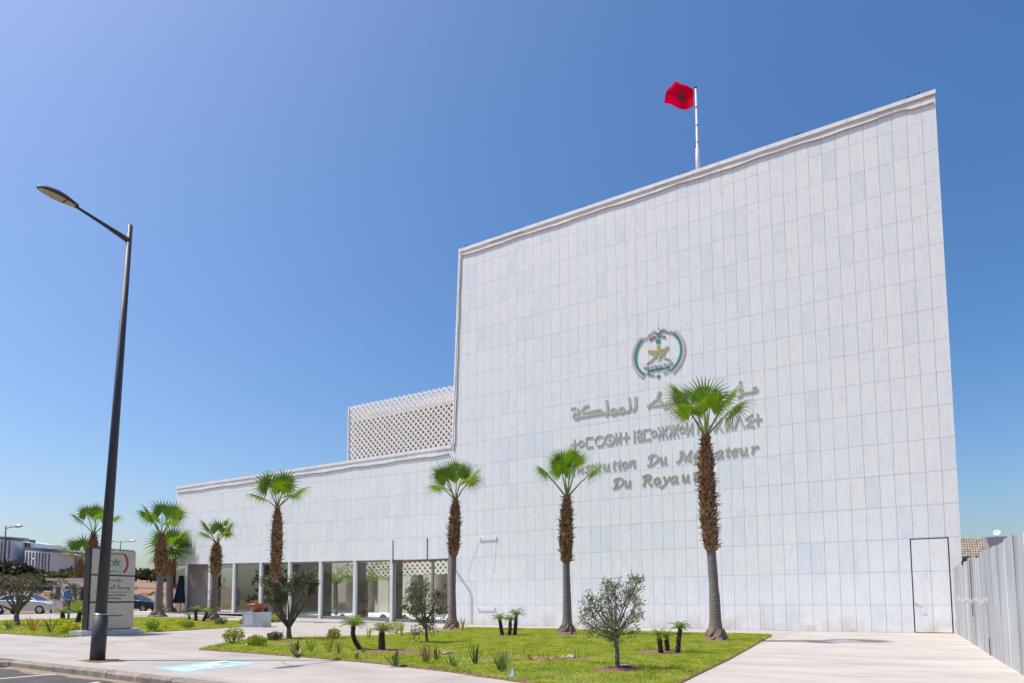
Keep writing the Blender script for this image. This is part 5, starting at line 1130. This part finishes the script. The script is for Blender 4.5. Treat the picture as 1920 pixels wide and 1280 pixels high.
def lamp_head(tip, root_, wmax, T):
    ax = (tip-root_); L = ax.length; ax.normalize(); sd = ax.cross(V((0, 0, 1))).normalized(); up = sd.cross(ax)
    prof = [(0, .45, .05), (.08, .55, .07), (.3, .85, .11), (.55, 1.0, .12), (.8, .8, .09), (.93, .5, .05), (1.0, .08, .01)]
    mb = MB(); vs = []; n = 9
    for t, w, h in prof:
        c = root_+ax*t*L
        for k in range(n): a = math.pi*k/(n-1); vs.append(c+sd*math.cos(a)*w*wmax+up*math.sin(a)*h)
    m = len(prof); mb.add(vs, [(i*n+k, i*n+k+1, (i+1)*n+k+1, (i+1)*n+k) for i in range(m-1) for k in range(n-1)]+[tuple(range(n))]); h_ = part('lamp_head', mb, [M_lamp], T, True)
    mb = MB(); vs = []
    for t, w, h in prof: c = root_+ax*t*L; vs += [c+sd*w*wmax-up*.002, c-sd*w*wmax-up*.002]
    mb.add(vs, [(2*i, 2*i+1, 2*i+3, 2*i+2) for i in range(m-1)]); part('underside', mb, M_lamp, h_)
    mb = MB(); vs = []; pl = [(.34, .62), (.55, .82), (.78, .66), (.9, .40), (.955, .2)]
    for t, w in pl: c = root_+ax*t*L; vs += [c+sd*w*wmax-up*.012, c-sd*w*wmax-up*.012]
    mb.add(vs, [(2*i, 2*i+1, 2*i+3, 2*i+2) for i in range(4)])
    vs = []
    for t, w in ((.06, .40), (.30, .62)): c = root_+ax*t*L; vs += [c+sd*w*wmax-up*.012, c-sd*w*wmax-up*.012]
    mb.add(vs, [(0, 1, 3, 2)]); part('lens', mb, M_lens, h_)
    mb = MB(); vs = []
    for t, w, h in prof[2:6]:
        c = root_+ax*t*L
        for k in range(5): a = math.pi*(.30+.40*k/4); vs.append(c+sd*math.cos(a)*w*wmax*.98+up*(math.sin(a)*h+.004))
    mb.add(vs, [(i*5+k, i*5+k+1, (i+1)*5+k+1, (i+1)*5+k) for i in range(3) for k in range(4)]); part('top_shell', mb, M_silver, h_, True)
lamp_head(tip, root_, .15, LP)
def far_lamp(px, ptop, dist, label, heads, arm):
    b = far(px, dist, 0); b.z = gz(b.x, b.y); T = thing('distant_street_lamp', label, 'street lamp', b, 'distant street lamps'); h = at(px, ptop, b).z-b.z
    mb = MB(); mb.tube([(0, 0, -.1), (0, 0, h)], [.11, .06], 8); part('pole', mb, M_lamp, T, True)
    for s in heads:
        e = ux*s*arm; mb = MB(); mb.bar((0, 0, h-.25), (e.x*.5, e.y*.5, h-.08), .06, .06); part('arm', mb, M_lamp, T)
        mb = MB(); a = V((e.x*.45, e.y*.45, h-.08)); c = V((e.x, e.y, h-.02)); mb.tube([a, a.lerp(c, .3), a.lerp(c, .75), c], [.05, .14, .13, .04], 8); part('lamp_head', mb, M_silver, T, True)
far_lamp(3.5, 985, 78, 'grey street lamp with one curved arm at far left edge', (1,), 1.6)
far_lamp(222, 1013, 110, 'twin headed street lamp showing above the monument sign', (1, -1), 2.2)
far_lamp(48, 1047, 150, 'thin distant street lamp in front of the white offices', (1,), 1.4)

# ------------------------------------------------------------------ monument sign
s0, s1 = G(164, 1191.5), G(266, 1184.5)
dx = V((s1.x-s0.x, s1.y-s0.y, 0)); 
S0 = G(151, 1192.5); S1 = G(265, 1185.5); ax_ = V((S1.x-S0.x, S1.y-S0.y, 0)); SWd = ax_.length; rz_ = math.atan2(ax_.y, ax_.x)
MS = thing('monument_sign', 'brushed steel monument sign with emblem on a marble plinth behind the lamp post', 'sign', (S0.x, S0.y, min(S0.z, S1.z)), rz=rz_)
mb = MB(); mb.box((0, 0, -.03), (SWd, .55, .17)); part('plinth', mb, M_mbase, MS)
bz = at(205, 1178, S0.lerp(S1, .5)).z-MS.location.z; tz = at(215, 1030, S0.lerp(S1, .5)).z-MS.location.z
xa, xb = SWd*.16, SWd*.885; hh_ = tz-.2
lv = [(.20, .20+hh_*.325), (.20+hh_*.345, .20+hh_*.665), (.20+hh_*.685, tz)]
for z0, z1 in lv:
    mb = MB(); mb.box((xa, .10, z0), (xb, .40, z1)); part('steel_panel', mb, M_sign, MS)
mb = MB(); mb.box((xa-.05, .14, .17), (xb-.03, .37, tz+.035)); part('dark_core', mb, M_black, MS)
M_gprint = mat('sign_green_print', (.03, .20, .13), .5); M_rprint = mat('sign_red_print', (.38, .02, .05), .5)
sc_ = MB(); cxs, czs = xa+(xb-xa)*.53, (lv[2][0]+lv[2][1])/2-.02
LY0, LY1 = .092, .0985
rr0 = (xb-xa)*.275
mb = MB(); stroke(mb, [(cxs+rr0*math.cos(t), czs+rr0*math.sin(t)) for t in np.linspace(R(-46), R(46), 16)], .075, .091, .0985, False); part('red_arc', mb, M_rprint, MS)
mb = MB(); stroke(mb, [(cxs+rr0*math.cos(t), czs+rr0*math.sin(t)) for t in np.linspace(R(134), R(226), 16)], .075, .091, .0985, False); part('red_arc', mb, M_rprint, MS)
mb = MB(); ss = .20/200
for pts, w in (([(0, 130), (0, 60), (0, 20)], .03), ([(-185, 40), (-60, 35), (60, 35), (185, 60)], .022), ([(-185, 40), (-60, -20), (-120, -90), (-200, -150)], .022), ([(185, 60), (70, -20), (120, -90), (200, -150)], .022), ([(-10, 10), (-40, -60), (-20, -140)], .02), ([(10, 10), (45, -60), (25, -140)], .02)):
    stroke(mb, [(cxs+p[0]*ss, czs+.02+p[1]*ss) for p in pts], w, .0905-.0005*len(mb.v) % .004 if False else .092, .0985)
part('star_figure', mb, M_gprint, MS)
def sign_text(s, size, x, z, mt, shear=0.0):
    me = text_mesh(s, size, .003, mt, shear); o = link('lettering', me, MS); o.location = (x, .0945, z); o.rotation_euler = (R(90), 0, 0)
sign_text(shape_ar('المملكة المغربية'), .085, cxs, czs+.28, M_rprint)
mb = MB(); P = [(cxs+x, czs+.36+z) for x, z in ((-.06, 0), (.06, 0), (.07, .07), (.03, .04), (0, .09), (-.03, .04), (-.07, .07))]; mb.add([(x, .092, z) for x, z in P], [tuple(range(7))]); part('crown_mark', mb, M_rwhite, MS)
sign_text(shape_ar('مؤسسة وسيط المملكة'), .055, cxs, czs-.30, M_gprint)
z1 = lv[1][1]; hm = lv[1][1]-lv[1][0]
sign_text(shape_ar('مؤسسة'), .17, cxs+.02, z1-hm*.20, M_gprint); sign_text(shape_ar('وسيط المملكة'), .20, cxs, z1-hm*.50, M_gprint)
sign_text('Institution du Médiateur', .085, cxs, z1-hm*.78, M_gprint, .3); sign_text('du Royaume', .095, cxs, z1-hm*.91, M_gprint, .3)
mb = MB()
for k in range(18): x = xa+.14+k*(xb-xa-.28)/17; stroke(mb, [(x, z1-hm*.67), (x+(.02 if k % 3 else 0), z1-hm*.60)], .014, .092, .0985, False)
part('lettering', mb, M_gprint, MS)
sign_text('www.mediateur.ma', .085, cxs-.02, lv[0][0]+(lv[0][1]-lv[0][0])*.48, M_gprint)

# ------------------------------------------------------------------ planter, umbrella, booth
pA, pB = G(463, 1173), G(500, 1175); pc = pA.lerp(pB, .5)
PT = thing('marble_planter_block', 'white marble block with a panel door carrying a red bowl', 'pedestal', (pc.x, pc.y, pc.z), rz=R(28)); pw = .86; ph = at(483, 1146.5, pc).z-pc.z
mb = MB(); mb.box((-pw/2, -pw/2, -.03), (pw/2, pw/2, ph)); part('block', mb, M_mbase, PT)
mb = MB(); mb.box((-pw/2-.03, -.22, .1), (-pw/2-.002, .22, ph-.1)); part('panel_door', mb, M_white, PT)
mb = MB(); mb.box((-pw*.36, -pw/2-.025, .10), (.02, -pw/2-.002, ph-.10)); part('panel_door', mb, M_white, PT)
bw = thing('red_bowl_planter', 'red bowl planter with a small spiky plant on the marble block', 'planter', (pc.x, pc.y, pc.z+ph)); 
mb = MB(); mb.lathe([(.15, 0), (.17, .03), (.30, .17), (.37, .29), (.36, .34), (.32, .34), (.26, .27), (0, .27)], 24); part('bowl', mb, M_pot, bw, True)
q = random.Random(77); mb = MB()
for k in range(26):
    az = q.uniform(0, 6.28); L = q.uniform(.2, .4); tl = q.uniform(.2, .9); o = V((math.cos(az)*math.sin(tl), math.sin(az)*math.sin(tl), math.cos(tl))); s = V((-math.sin(az), math.cos(az), 0))*.018; p = V((0, 0, .27)); mb.add([p-s, p+s, p+o*L*.6+s*.8, p+o*L-V((0, 0, .08)), p+o*L*.6-s*.8], [(0, 1, 2, 3, 4)])
part('leaf_tuft', mb, M_flax, bw)
ub = G(338, 1147.5); UM = thing('closed_parasol', 'closed dark navy parasol at the left end of the glazed wing', 'parasol', ub)
uh = at(336, 1078, ub).z-ub.z
mb = MB(); mb.tube([(0, 0, 0), (0, 0, uh)], .025, 8); part('pole', mb, M_wood, UM); mb = MB(); mb.box((-.35, -.35, -.02), (.35, .35, .06)); part('base', mb, M_conc, UM)
mb = MB(); vs = []; n = 16
for t, r_ in ((0, .36), (.04, .37), (.35, .27), (.7, .17), (.92, .12), (.97, .15), (1, .03)):
    for k in range(n): a = 2*math.pi*k/n; rr_ = r_*(1+(.22 if k % 2 else -.18)); vs.append((rr_*math.cos(a), rr_*math.sin(a), .62+(uh-.62)*t+.03*math.sin(k*2.1)*(t == 0)))
mb.add(vs, [(i*n+k, i*n+(k+1) % n, (i+1)*n+(k+1) % n, (i+1)*n+k) for i in range(6) for k in range(n)]); part('folded_canopy', mb, M_navy, UM)
bb = G(133, 1152); bb = far(133, 52, .35); bx = V((ux.x, ux.y, 0))
GB = thing('guard_booth', 'white guard booth with flat beige roof left of the sign', 'booth', bb, rz=math.atan2(ux.y, ux.x))
bl, br_, bt = relp(bb, 97, 1150)[0], relp(bb, 166, 1150)[0], relp(bb, 130, 1087)[2]
mb = MB()
for x in (bl, bl+(br_-bl)*.22, br_-.18):
    for y_ in (0, 1.6): mb.box((x, y_, -.1), (x+.16, y_+.16, bt))
mb.box((bl, 0.01, bt-.42), (br_, .12, bt-.02)); mb.box((bl+.01, .05, 0), (bl+(br_-bl)*.24, 1.7, .95)); part('frame', mb, M_white, GB)
mb = MB(); mb.box((bl-.3, -.35, bt), (br_+.25, 2.1, bt+.12)); part('roof', mb, M_cream, GB)
mb = MB(); mb.box((bl+.16, .06, .95), (bl+(br_-bl)*.22, .08, bt-.42)); part('window', mb, M_owin, GB)
mb = MB(); mb.box((bl+(br_-bl)*.45, .3, -.1), (br_-.2, .4, .85)); part('counter_board', mb, M_wood, GB)
mb = MB(); mb.box((bl+(br_-bl)*.22, 1.9, 0), (br_, 1.98, bt)); part('back_wall', mb, M_conc, GB)
sb = far(128, 49, .35); RS = thing('round_traffic_sign', 'round blue traffic sign with white rim in front of the booth', 'traffic sign', sb, rz=math.atan2(ux.y, ux.x))
sz = relp(sb, 128, 1114)[2]; mb = MB(); mb.tube([(0, .03, -.1), (0, .03, sz+.25)], .03, 8); part('pole', mb, M_metal, RS)
mb = MB(); disc(mb, (0, sz), .34, .34, -.012, .0, 24); part('white_rim', mb, M_rwhite, RS); mb = MB(); disc(mb, (0, sz), .29, .29, -.02, -.012, 24); part('blue_face', mb, M_rsign, RS)

# ------------------------------------------------------------------ cars
def car(base, heading, paint, label, grp='parked cars', scale=1.0):
    T = thing('parked_car', label, 'car', base, grp, heading)
    Lc, Wc = 4.4*scale, 1.74*scale
    low = [(-2.18, .42), (-2.2, .72), (-2.1, .90), (-1.55, .98), (-.95, 1.0), (.75, .98), (1.75, .86), (2.12, .70), (2.2, .48), (2.1, .26), (-2.1, .26)]
    mb = MB(); n = len(low); vs = []
    for y_, ins in ((-Wc/2, .0), (-Wc/2+.06, -.02), (Wc/2-.06, -.02), (Wc/2, .0)):
        k = .97 if abs(y_) > Wc/2-.03 else 1.0
        vs += [(x*scale*k, y_, (.55+(z-.55)*k)*scale) for x, z in low]
    mb.add(vs, [(r_*n+i, r_*n+(i+1) % n, (r_+1)*n+(i+1) % n, (r_+1)*n+i) for r_ in range(3) for i in range(n)]+[tuple(range(n-1, -1, -1)), tuple(3*n+i for i in range(n))]); body = part('body', mb, paint, T, True)
    for p in body.data.polygons[-2:]: p.use_smooth = False
    top = [(-1.75, .96), (-1.15, 1.36), (-.5, 1.46), (.25, 1.42), (1.15, .95)]
    mb = MB(); n = len(top); vs = [(x*scale, s*(Wc/2-.05-(z-.95)*.42)*1.0, z*scale) for s in (-1, 1) for x, z in top]; mb.add(vs, [(i, i+1, n+i+1, n+i) for i in range(n-1)]+[tuple(range(n)), tuple(range(2*n-1, n-1, -1))]); cab = part('cabin', mb, paint, T)
    for s in (-1, 1):
        yy = lambda z: s*(Wc/2-.05-(z-.95)*.42+.006)
        for poly in ([(-1.5, 1.02), (-1.08, 1.31), (-.48, 1.40), (-.42, 1.02)], [(-.34, 1.02), (-.40, 1.40), (.2, 1.37), (.92, 1.02)]):
            mb = MB(); mb.add([(x*scale, yy(z), z*scale) for x, z in poly], [tuple(range(4))]); part('side_window', mb, M_cwin, cab)
        mb = MB(); mb.add([(x*scale, s*(Wc/2-.16-(z-.95)*.42), (z+.012)*scale) for x, z in ((1.1, .97), (.28, 1.41))]+[(x*scale, 0, (z+.012)*scale) for x, z in ((.28, 1.41), (1.1, .97))], [(0, 1, 2, 3)]); part('windscreen', mb, M_cwin, cab)
        mb = MB(); mb.box((1.92*scale, s*.52-.14, .60*scale), (2.17*scale, s*.52+.22*s+.02, .74*scale)); part('headlight', mb, M_hl, T)
        mb = MB(); mb.box((-2.2*scale, s*.55-.12, .66*scale), (-2.05*scale, s*.55+.15, .84*scale)); part('tail_light', mb, M_tl, T)
        for x in (-1.35, 1.38):
            w_ = MB(); y_ = s*(Wc/2-.09); prof = [(.20, -.1), (.30, -.1), (.325, -.07), (.325, .07), (.30, .1), (.20, .1)]
            vs = []; m = 20
            for r_, o in prof:
                for k in range(m): a = 2*math.pi*k/m; vs.append((x*scale+r_*math.cos(a), y_+o*1.0, .325+r_*math.sin(a)))
            w_.add(vs, [(i*m+k, (i+1)*m+k, (i+1)*m+(k+1) % m, i*m+(k+1) % m) for i in range(5) for k in range(m)]); wh = part('wheel', w_, M_tyre, T)
            r2 = MB(); yo = y_+s*.085
            for k in range(7):
                a = 2*math.pi*k/7; c = (x*scale, yo, .325); r2.bar(c, (x*scale+.20*math.cos(a), yo, .325+.20*math.sin(a)), .05, .02, (0, 1, 0))
            r2.tube([(x*scale, yo-.01*s, .325), (x*scale, yo+.015*s, .325)], .06, 10); r2.tube([(x*scale+.195*math.cos(2*math.pi*k/16), yo, .325+.195*math.sin(2*math.pi*k/16)) for k in range(17)], .018, 5); part('rim', r2, M_rim, wh)
            ar = MB(); ar.tube([(x*scale+.38*math.cos(a), s*(Wc/2-.06), .325+.38*math.sin(a)) for a in np.linspace(R(-10), R(190), 14)], .045, 6); part('wheel_arch', ar, M_black, T)
    return T
hd = math.atan2(ux.y, ux.x)
def carspot(px, py, zz): d = ray(px, py); P = CAM+(zz-CAM[2])/d[2]*d; return V((P[0], P[1], gz(P[0], P[1])))
c = far(52, 58, 0); c.z = gz(c.x, c.y); car(c, hd+.06, M_cwhite, 'white car behind the sparse olive at the left edge')
c = far(250, 62, 0); c.z = gz(c.x, c.y)+.02; car(c, hd-.05, M_cblack, 'black car half hidden behind the monument sign')
for px, dist, m_, lb in ((14, 128, M_cblue, 'dark blue car far away beneath the trees at left edge'), (88, 125, M_cblack, 'small dark car far away left of the guard booth'), (-6, 122, M_cwhite, 'pale car far away cut by the left edge')):
    c = far(px, dist, 0); c.z = gz(c.x, c.y); car(c, hd+.1, m_, lb)
mb = MB(); L1, L2 = far(-140, 66), far(330, 60)
for k in range(12):
    a, b2 = L1.lerp(L2, k/12), L1.lerp(L2, (k+1)/12); z_ = lambda p: gz(p.x, p.y)
    vs = [a-uy*3, b2-uy*3, b2+uy*4, a+uy*4]; mb.add([(p.x, p.y, z_(p)+.01) for p in vs], [(0, 1, 2, 3)])
struct('side_road', mb, M_asph)
mb = MB(); L1, L2 = far(-140, 55.5), far(175, 53.5); vs = [L1-uy*1.0, L2-uy*1.0, L2+uy*1.6, L1+uy*1.6]; mb.add([(p.x, p.y, gz(p.x, p.y)+.015) for p in vs], [(0, 1, 2, 3)]); struct('grass_verge', mb, M_turf)
# van parked out of frame on the left; the tinted panes mirror it
vd = ray(432, 1141); vp_ = CAM+(.2-CAM[2])/vd[2]*vd
VN = thing('parked_van', 'pale van mirrored in the tinted panes of the wing', 'van', (-66, -20.5, .1), rz=R(100))
mb = MB(); mb.box((-2.4, -.95, .45), (2.0, .95, 2.35)); mb.box((2.0, -.92, .45), (2.9, .92, 1.3)); part('body', mb, M_cwhite, VN)
for s in (-1, 1):
    for x in (-1.6, 1.9): mb = MB(); mb.tube([(x, s*.75, .36), (x, s*.97, .36)], .36, 16); part('wheel', mb, M_tyre, VN)
    mb = MB(); mb.box((.6, s*.955-.004, 1.45), (1.7, s*.955+.004, 2.05)); part('side_window', mb, M_cwin, VN)
mb = MB(); mb.box((-2.41, -.8, 1.4), (-2.402, -.1, 2.05)); mb.box((-2.41, .1, 1.4), (-2.402, .8, 2.05)); part('rear_window', mb, M_cwin, VN)

# ------------------------------------------------------------------ far field: wall, trees, offices
def farpt(px, py, dist): d = ray(px, py); d = d/math.hypot(d[0], d[1]); return V(CAM+d*dist)
a, b2 = far(172, 150), far(345, 140); 
mb = MB(); za, zb2 = farpt(172, 1107, 150).z, farpt(345, 1111, 140).z; ta, tb = farpt(172, 1098, 150).z, farpt(345, 1102.5, 140).z
mb.add([(a.x, a.y, za-2.5), (b2.x, b2.y, zb2-2.5), (b2.x, b2.y, tb), (a.x, a.y, ta)]+[(a.x-.3, a.y+.3, za-2.5), (b2.x-.3, b2.y+.3, zb2-2.5), (b2.x-.3, b2.y+.3, tb), (a.x-.3, a.y+.3, ta)], [(0, 1, 2, 3), (5, 4, 7, 6), (3, 2, 6, 7), (0, 3, 7, 4), (1, 5, 6, 2)])
solid('boundary_wall', mb, M_fwall, 'long low pale wall across the far dirt field', 'wall')
def wood(name, label, specs, m_, seed, cat=None):
    q = random.Random(seed); mb = MB(); tr = MB()
    for (px, dist, top, wpx, n, ls) in specs:
        b = far(px, dist, 0); b.z = gz(b.x, b.y); s = FPX/dist; h = at(px, top, b).z-b.z; w_ = wpx/s/2
        tr.tube([b, b+V((0, 0, h*.5))], [.22, .1], 6)
        for k in range(9):
            c = b+ux*q.uniform(-.7, .7)*w_+uy*q.uniform(-1, 1)*w_+V((0, 0, h*q.uniform(.35, .82))); leaves(mb, c, n//9, (w_*.5, w_*.5, h*.24), q, ls, ls*.42, .2)
    return mb, tr
def ftree(px, dist, top, wpx, n, ls, label, m_, seed, grp='trees beyond the dirt field'):
    b = far(px, dist, 0); b.z = gz(b.x, b.y); T = thing('roadside_tree', label, 'tree', b, grp); lf_, tr = wood('t', '', [(px, dist, top, wpx, n, ls)], m_, seed)
    o = part('crown', lf_, m_, T, kind='stuff'); o.matrix_parent_inverse = Matrix.Translation(-b); o = part('trunk', tr, M_bark, T); o.matrix_parent_inverse = Matrix.Translation(-b)
ftree(12, 140, 1052, 60, 1500, .7, 'dark roadside tree at left edge under the offices', M_wleaf, 101)
ftree(60, 150, 1068, 55, 1000, .75, 'dark roadside tree in front of the second office block', M_wleaf, 102)
ftree(95, 135, 1074, 60, 1100, .7, 'olive green roadside tree above the guard booth', M_wleaf2, 103)
ftree(132, 150, 1066, 40, 700, .7, 'dark narrow roadside tree right of the olive green one', M_wleaf, 104)
ftree(8, 118, 1078, 40, 600, .6, 'low olive bush tree above the far blue car', M_wleaf2, 105)
ftree(338, 120, 1062, 34, 800, .6, 'tree behind the parasol at the wing corner', M_wleaf2, 106)
specs = [(x, 165+((i*37) % 40), 1066+((i*53) % 15), 44, 620, .95) for i, x in enumerate(range(-60, 370, 20))]
lf_, tr = wood('wood', '', specs, M_wleaf, 107)
w_ = link('distant_woodland', lf_.mesh('distant_woodland', M_wleaf)); tag(w_, kind='stuff')
# scrub on the dirt
q = random.Random(14); mb = MB()
for k in range(46):
    px = q.uniform(-40, 340); dist = q.uniform(74, 140); b = far(px, dist); b.z = gz(b.x, b.y); r_ = q.uniform(.3, .9); leaves(mb, b+V((0, 0, r_*.4)), 60, (r_, r_, r_*.6), q, .22, .06, .6)
tag(link('field_scrub', mb.mesh('field_scrub', M_wleaf2)), kind='stuff')
# trees out of frame that the panes mirror
specs = [(-150-i*14, 0, 0, 0, 0, 0) for i in range(0)]
mb = MB(); q = random.Random(15)
for k in range(26):
    a = R(196+k*2.6); d = q.uniform(120, 150); b = V((d*math.cos(a), -25+d*math.sin(a), 0)); b.z = gz(b.x, b.y); h = q.uniform(5, 9)
    for j in range(6): leaves(mb, b+V((q.uniform(-3, 3), q.uniform(-3, 3), h*q.uniform(.1, .85))), 90, (3.2, 3.2, h*.24), q, .9, .4, .2)
tag(link('roadside_woodland', mb.mesh('roadside_woodland', M_wleaf2)), kind='stuff')
def office(x0, x1, y_top0, y_top1, dist, label, nst, bow, seed):
    q = random.Random(seed); c = far((x0+x1)/2, dist); T = thing('white_office_block', label, 'office building', c, 'white office blocks on the skyline')
    n = nst*2; P = []
    for i in range(n+1):
        t = i/n; px = x0+(x1-x0)*t; p = far(px, dist+bow*(2*t-1)**2-bow); z = farpt(px, y_top0+(y_top1-y_top0)*t, dist+bow*(2*t-1)**2-bow).z; P.append((p-c, z))
    zb = 0
    mb = MB(); vs = []
    for p, z in P: vs += [(p.x, p.y, zb), (p.x, p.y, z), (p.x+uy.x*18, p.y+uy.y*18, z), (p.x+uy.x*18, p.y+uy.y*18, zb)]
    m = len(P); mb.add(vs, [(4*i, 4*i+4, 4*i+5, 4*i+1) for i in range(m-1)]+[(4*i+1, 4*i+5, 4*i+6, 4*i+2) for i in range(m-1)]+[(0, 1, 2, 3), (4*m-1, 4*m-2, 4*m-3, 4*m-4)]); part('wall', mb, M_office, T)
    mb = MB(); vs = []
    for p, z in P: vs += [(p.x+uy.x*.6, p.y+uy.y*.6, z), (p.x+uy.x*.6, p.y+uy.y*.6, z+1.2)]
    mb.add(vs, [(2*i, 2*i+2, 2*i+3, 2*i+1) for i in range(m-1)]); part('roof_band', mb, M_owin, T)
    for i in range(nst):
        (p0, z0), (p1, z1) = P[2*i], P[2*i+1]; t0 = q.uniform(.35, .5); a, b_ = p0.lerp(p1, t0), p0.lerp(p1, min(1.1, t0+q.uniform(.45, .7))); f = -uy*.25
        zt = z0-q.uniform(.15, .6); zl = zt*q.uniform(.0, .3)
        mb = MB(); mb.add([(a.x+f.x, a.y+f.y, zl), (b_.x+f.x, b_.y+f.y, zl), (b_.x+f.x, b_.y+f.y, zt), (a.x+f.x, a.y+f.y, zt), (a.x, a.y, zl), (b_.x, b_.y, zl), (b_.x, b_.y, zt), (a.x, a.y, zt)], [(0, 1, 2, 3), (3, 2, 6, 7), (0, 3, 7, 4), (1, 5, 6, 2)]); part('window', mb, M_owin, T)
office(-40, 46, 1009, 1014, 300, 'tallest white office block with dark strip windows at left edge', 12, 14, 1)
office(46, 59, 1016.5, 1017.5, 296, 'plain stair tower beside the tallest white office block', 1, 0, 4)
office(38, 117, 1031, 1036, 290, 'second white office block with strip windows and square dark opening', 13, 12, 2)
office(117, 156, 1038, 1041, 300, 'lowest white office block behind the leftmost palms', 4, 6, 3)
# courtyard planting seen through the glass
def cpalm(px, py, dist_y, label, seed):
    b = W(px, py, dist_y); b.z = .16; q = random.Random(seed); T = thing('courtyard_palm', label, 'palm tree', b, 'palms in the courtyard behind the glass'); mb = MB(); mb.tube([(0, 0, 0), (.05, 0, 1.2), (.0, 0, 2.1)], [.09, .07, .06], 8); part('trunk', mb, M_boot, T)
    for k in range(9):
        az = k*2.4; el = R(70-6*k); rp = [V((0, 0, 2.05))]; o = V((math.cos(az), math.sin(az), 0)); lf_ = MB()
        for i in range(8): a = el-(i/8)**2*R(95); rp.append(rp[-1]+(o*math.cos(a)+V((0, 0, math.sin(a))))*.22)
        lf_.tube(rp, .012, 4)
        for i in range(1, 9):
            d = (rp[i]-rp[i-1]).normalized(); s = d.cross(V((0, 0, 1))).normalized()
            for h_ in (0, .5):
                p = rp[i-1].lerp(rp[i], h_)
                for sg in (-1, 1): e = p+(s*sg*.7+d*.7)*.38-V((0, 0, .15)); lf_.add([p, p.lerp(e, .5)+d*.03, e, p.lerp(e, .5)-d*.03], [(0, 1, 2, 3)])
        part('frond', lf_, M_pyg, T)
cpalm(630, 1150, 3.2, 'feathery courtyard palm seen through the fourth pane from the right', 201); cpalm(687, 1150, 2.6, 'feathery courtyard palm seen through the third pane from the right', 202); cpalm(570, 1145, 4.5, 'feathery courtyard palm seen through the pane behind the old olive', 203)
for k, (px, l) in enumerate(((718, 'rounded dark rock on white gravel behind the glass near the portal'), (758, 'reddish rock on white gravel behind the portal glass'), (642, 'reddish pointed rock on white gravel behind the glass near courtyard palm'))):
    b = W(px, 1155, 1.2); mb = MB(); mb.lathe([(.18, 0), (.2, .08), (.12, .2), (.04, .26)], 9, wob=.2, seed=k); solid('courtyard_rock', mb, M_stone, l, 'rock', 'rocks in the courtyard', loc=(b.x, 1.2, .15))
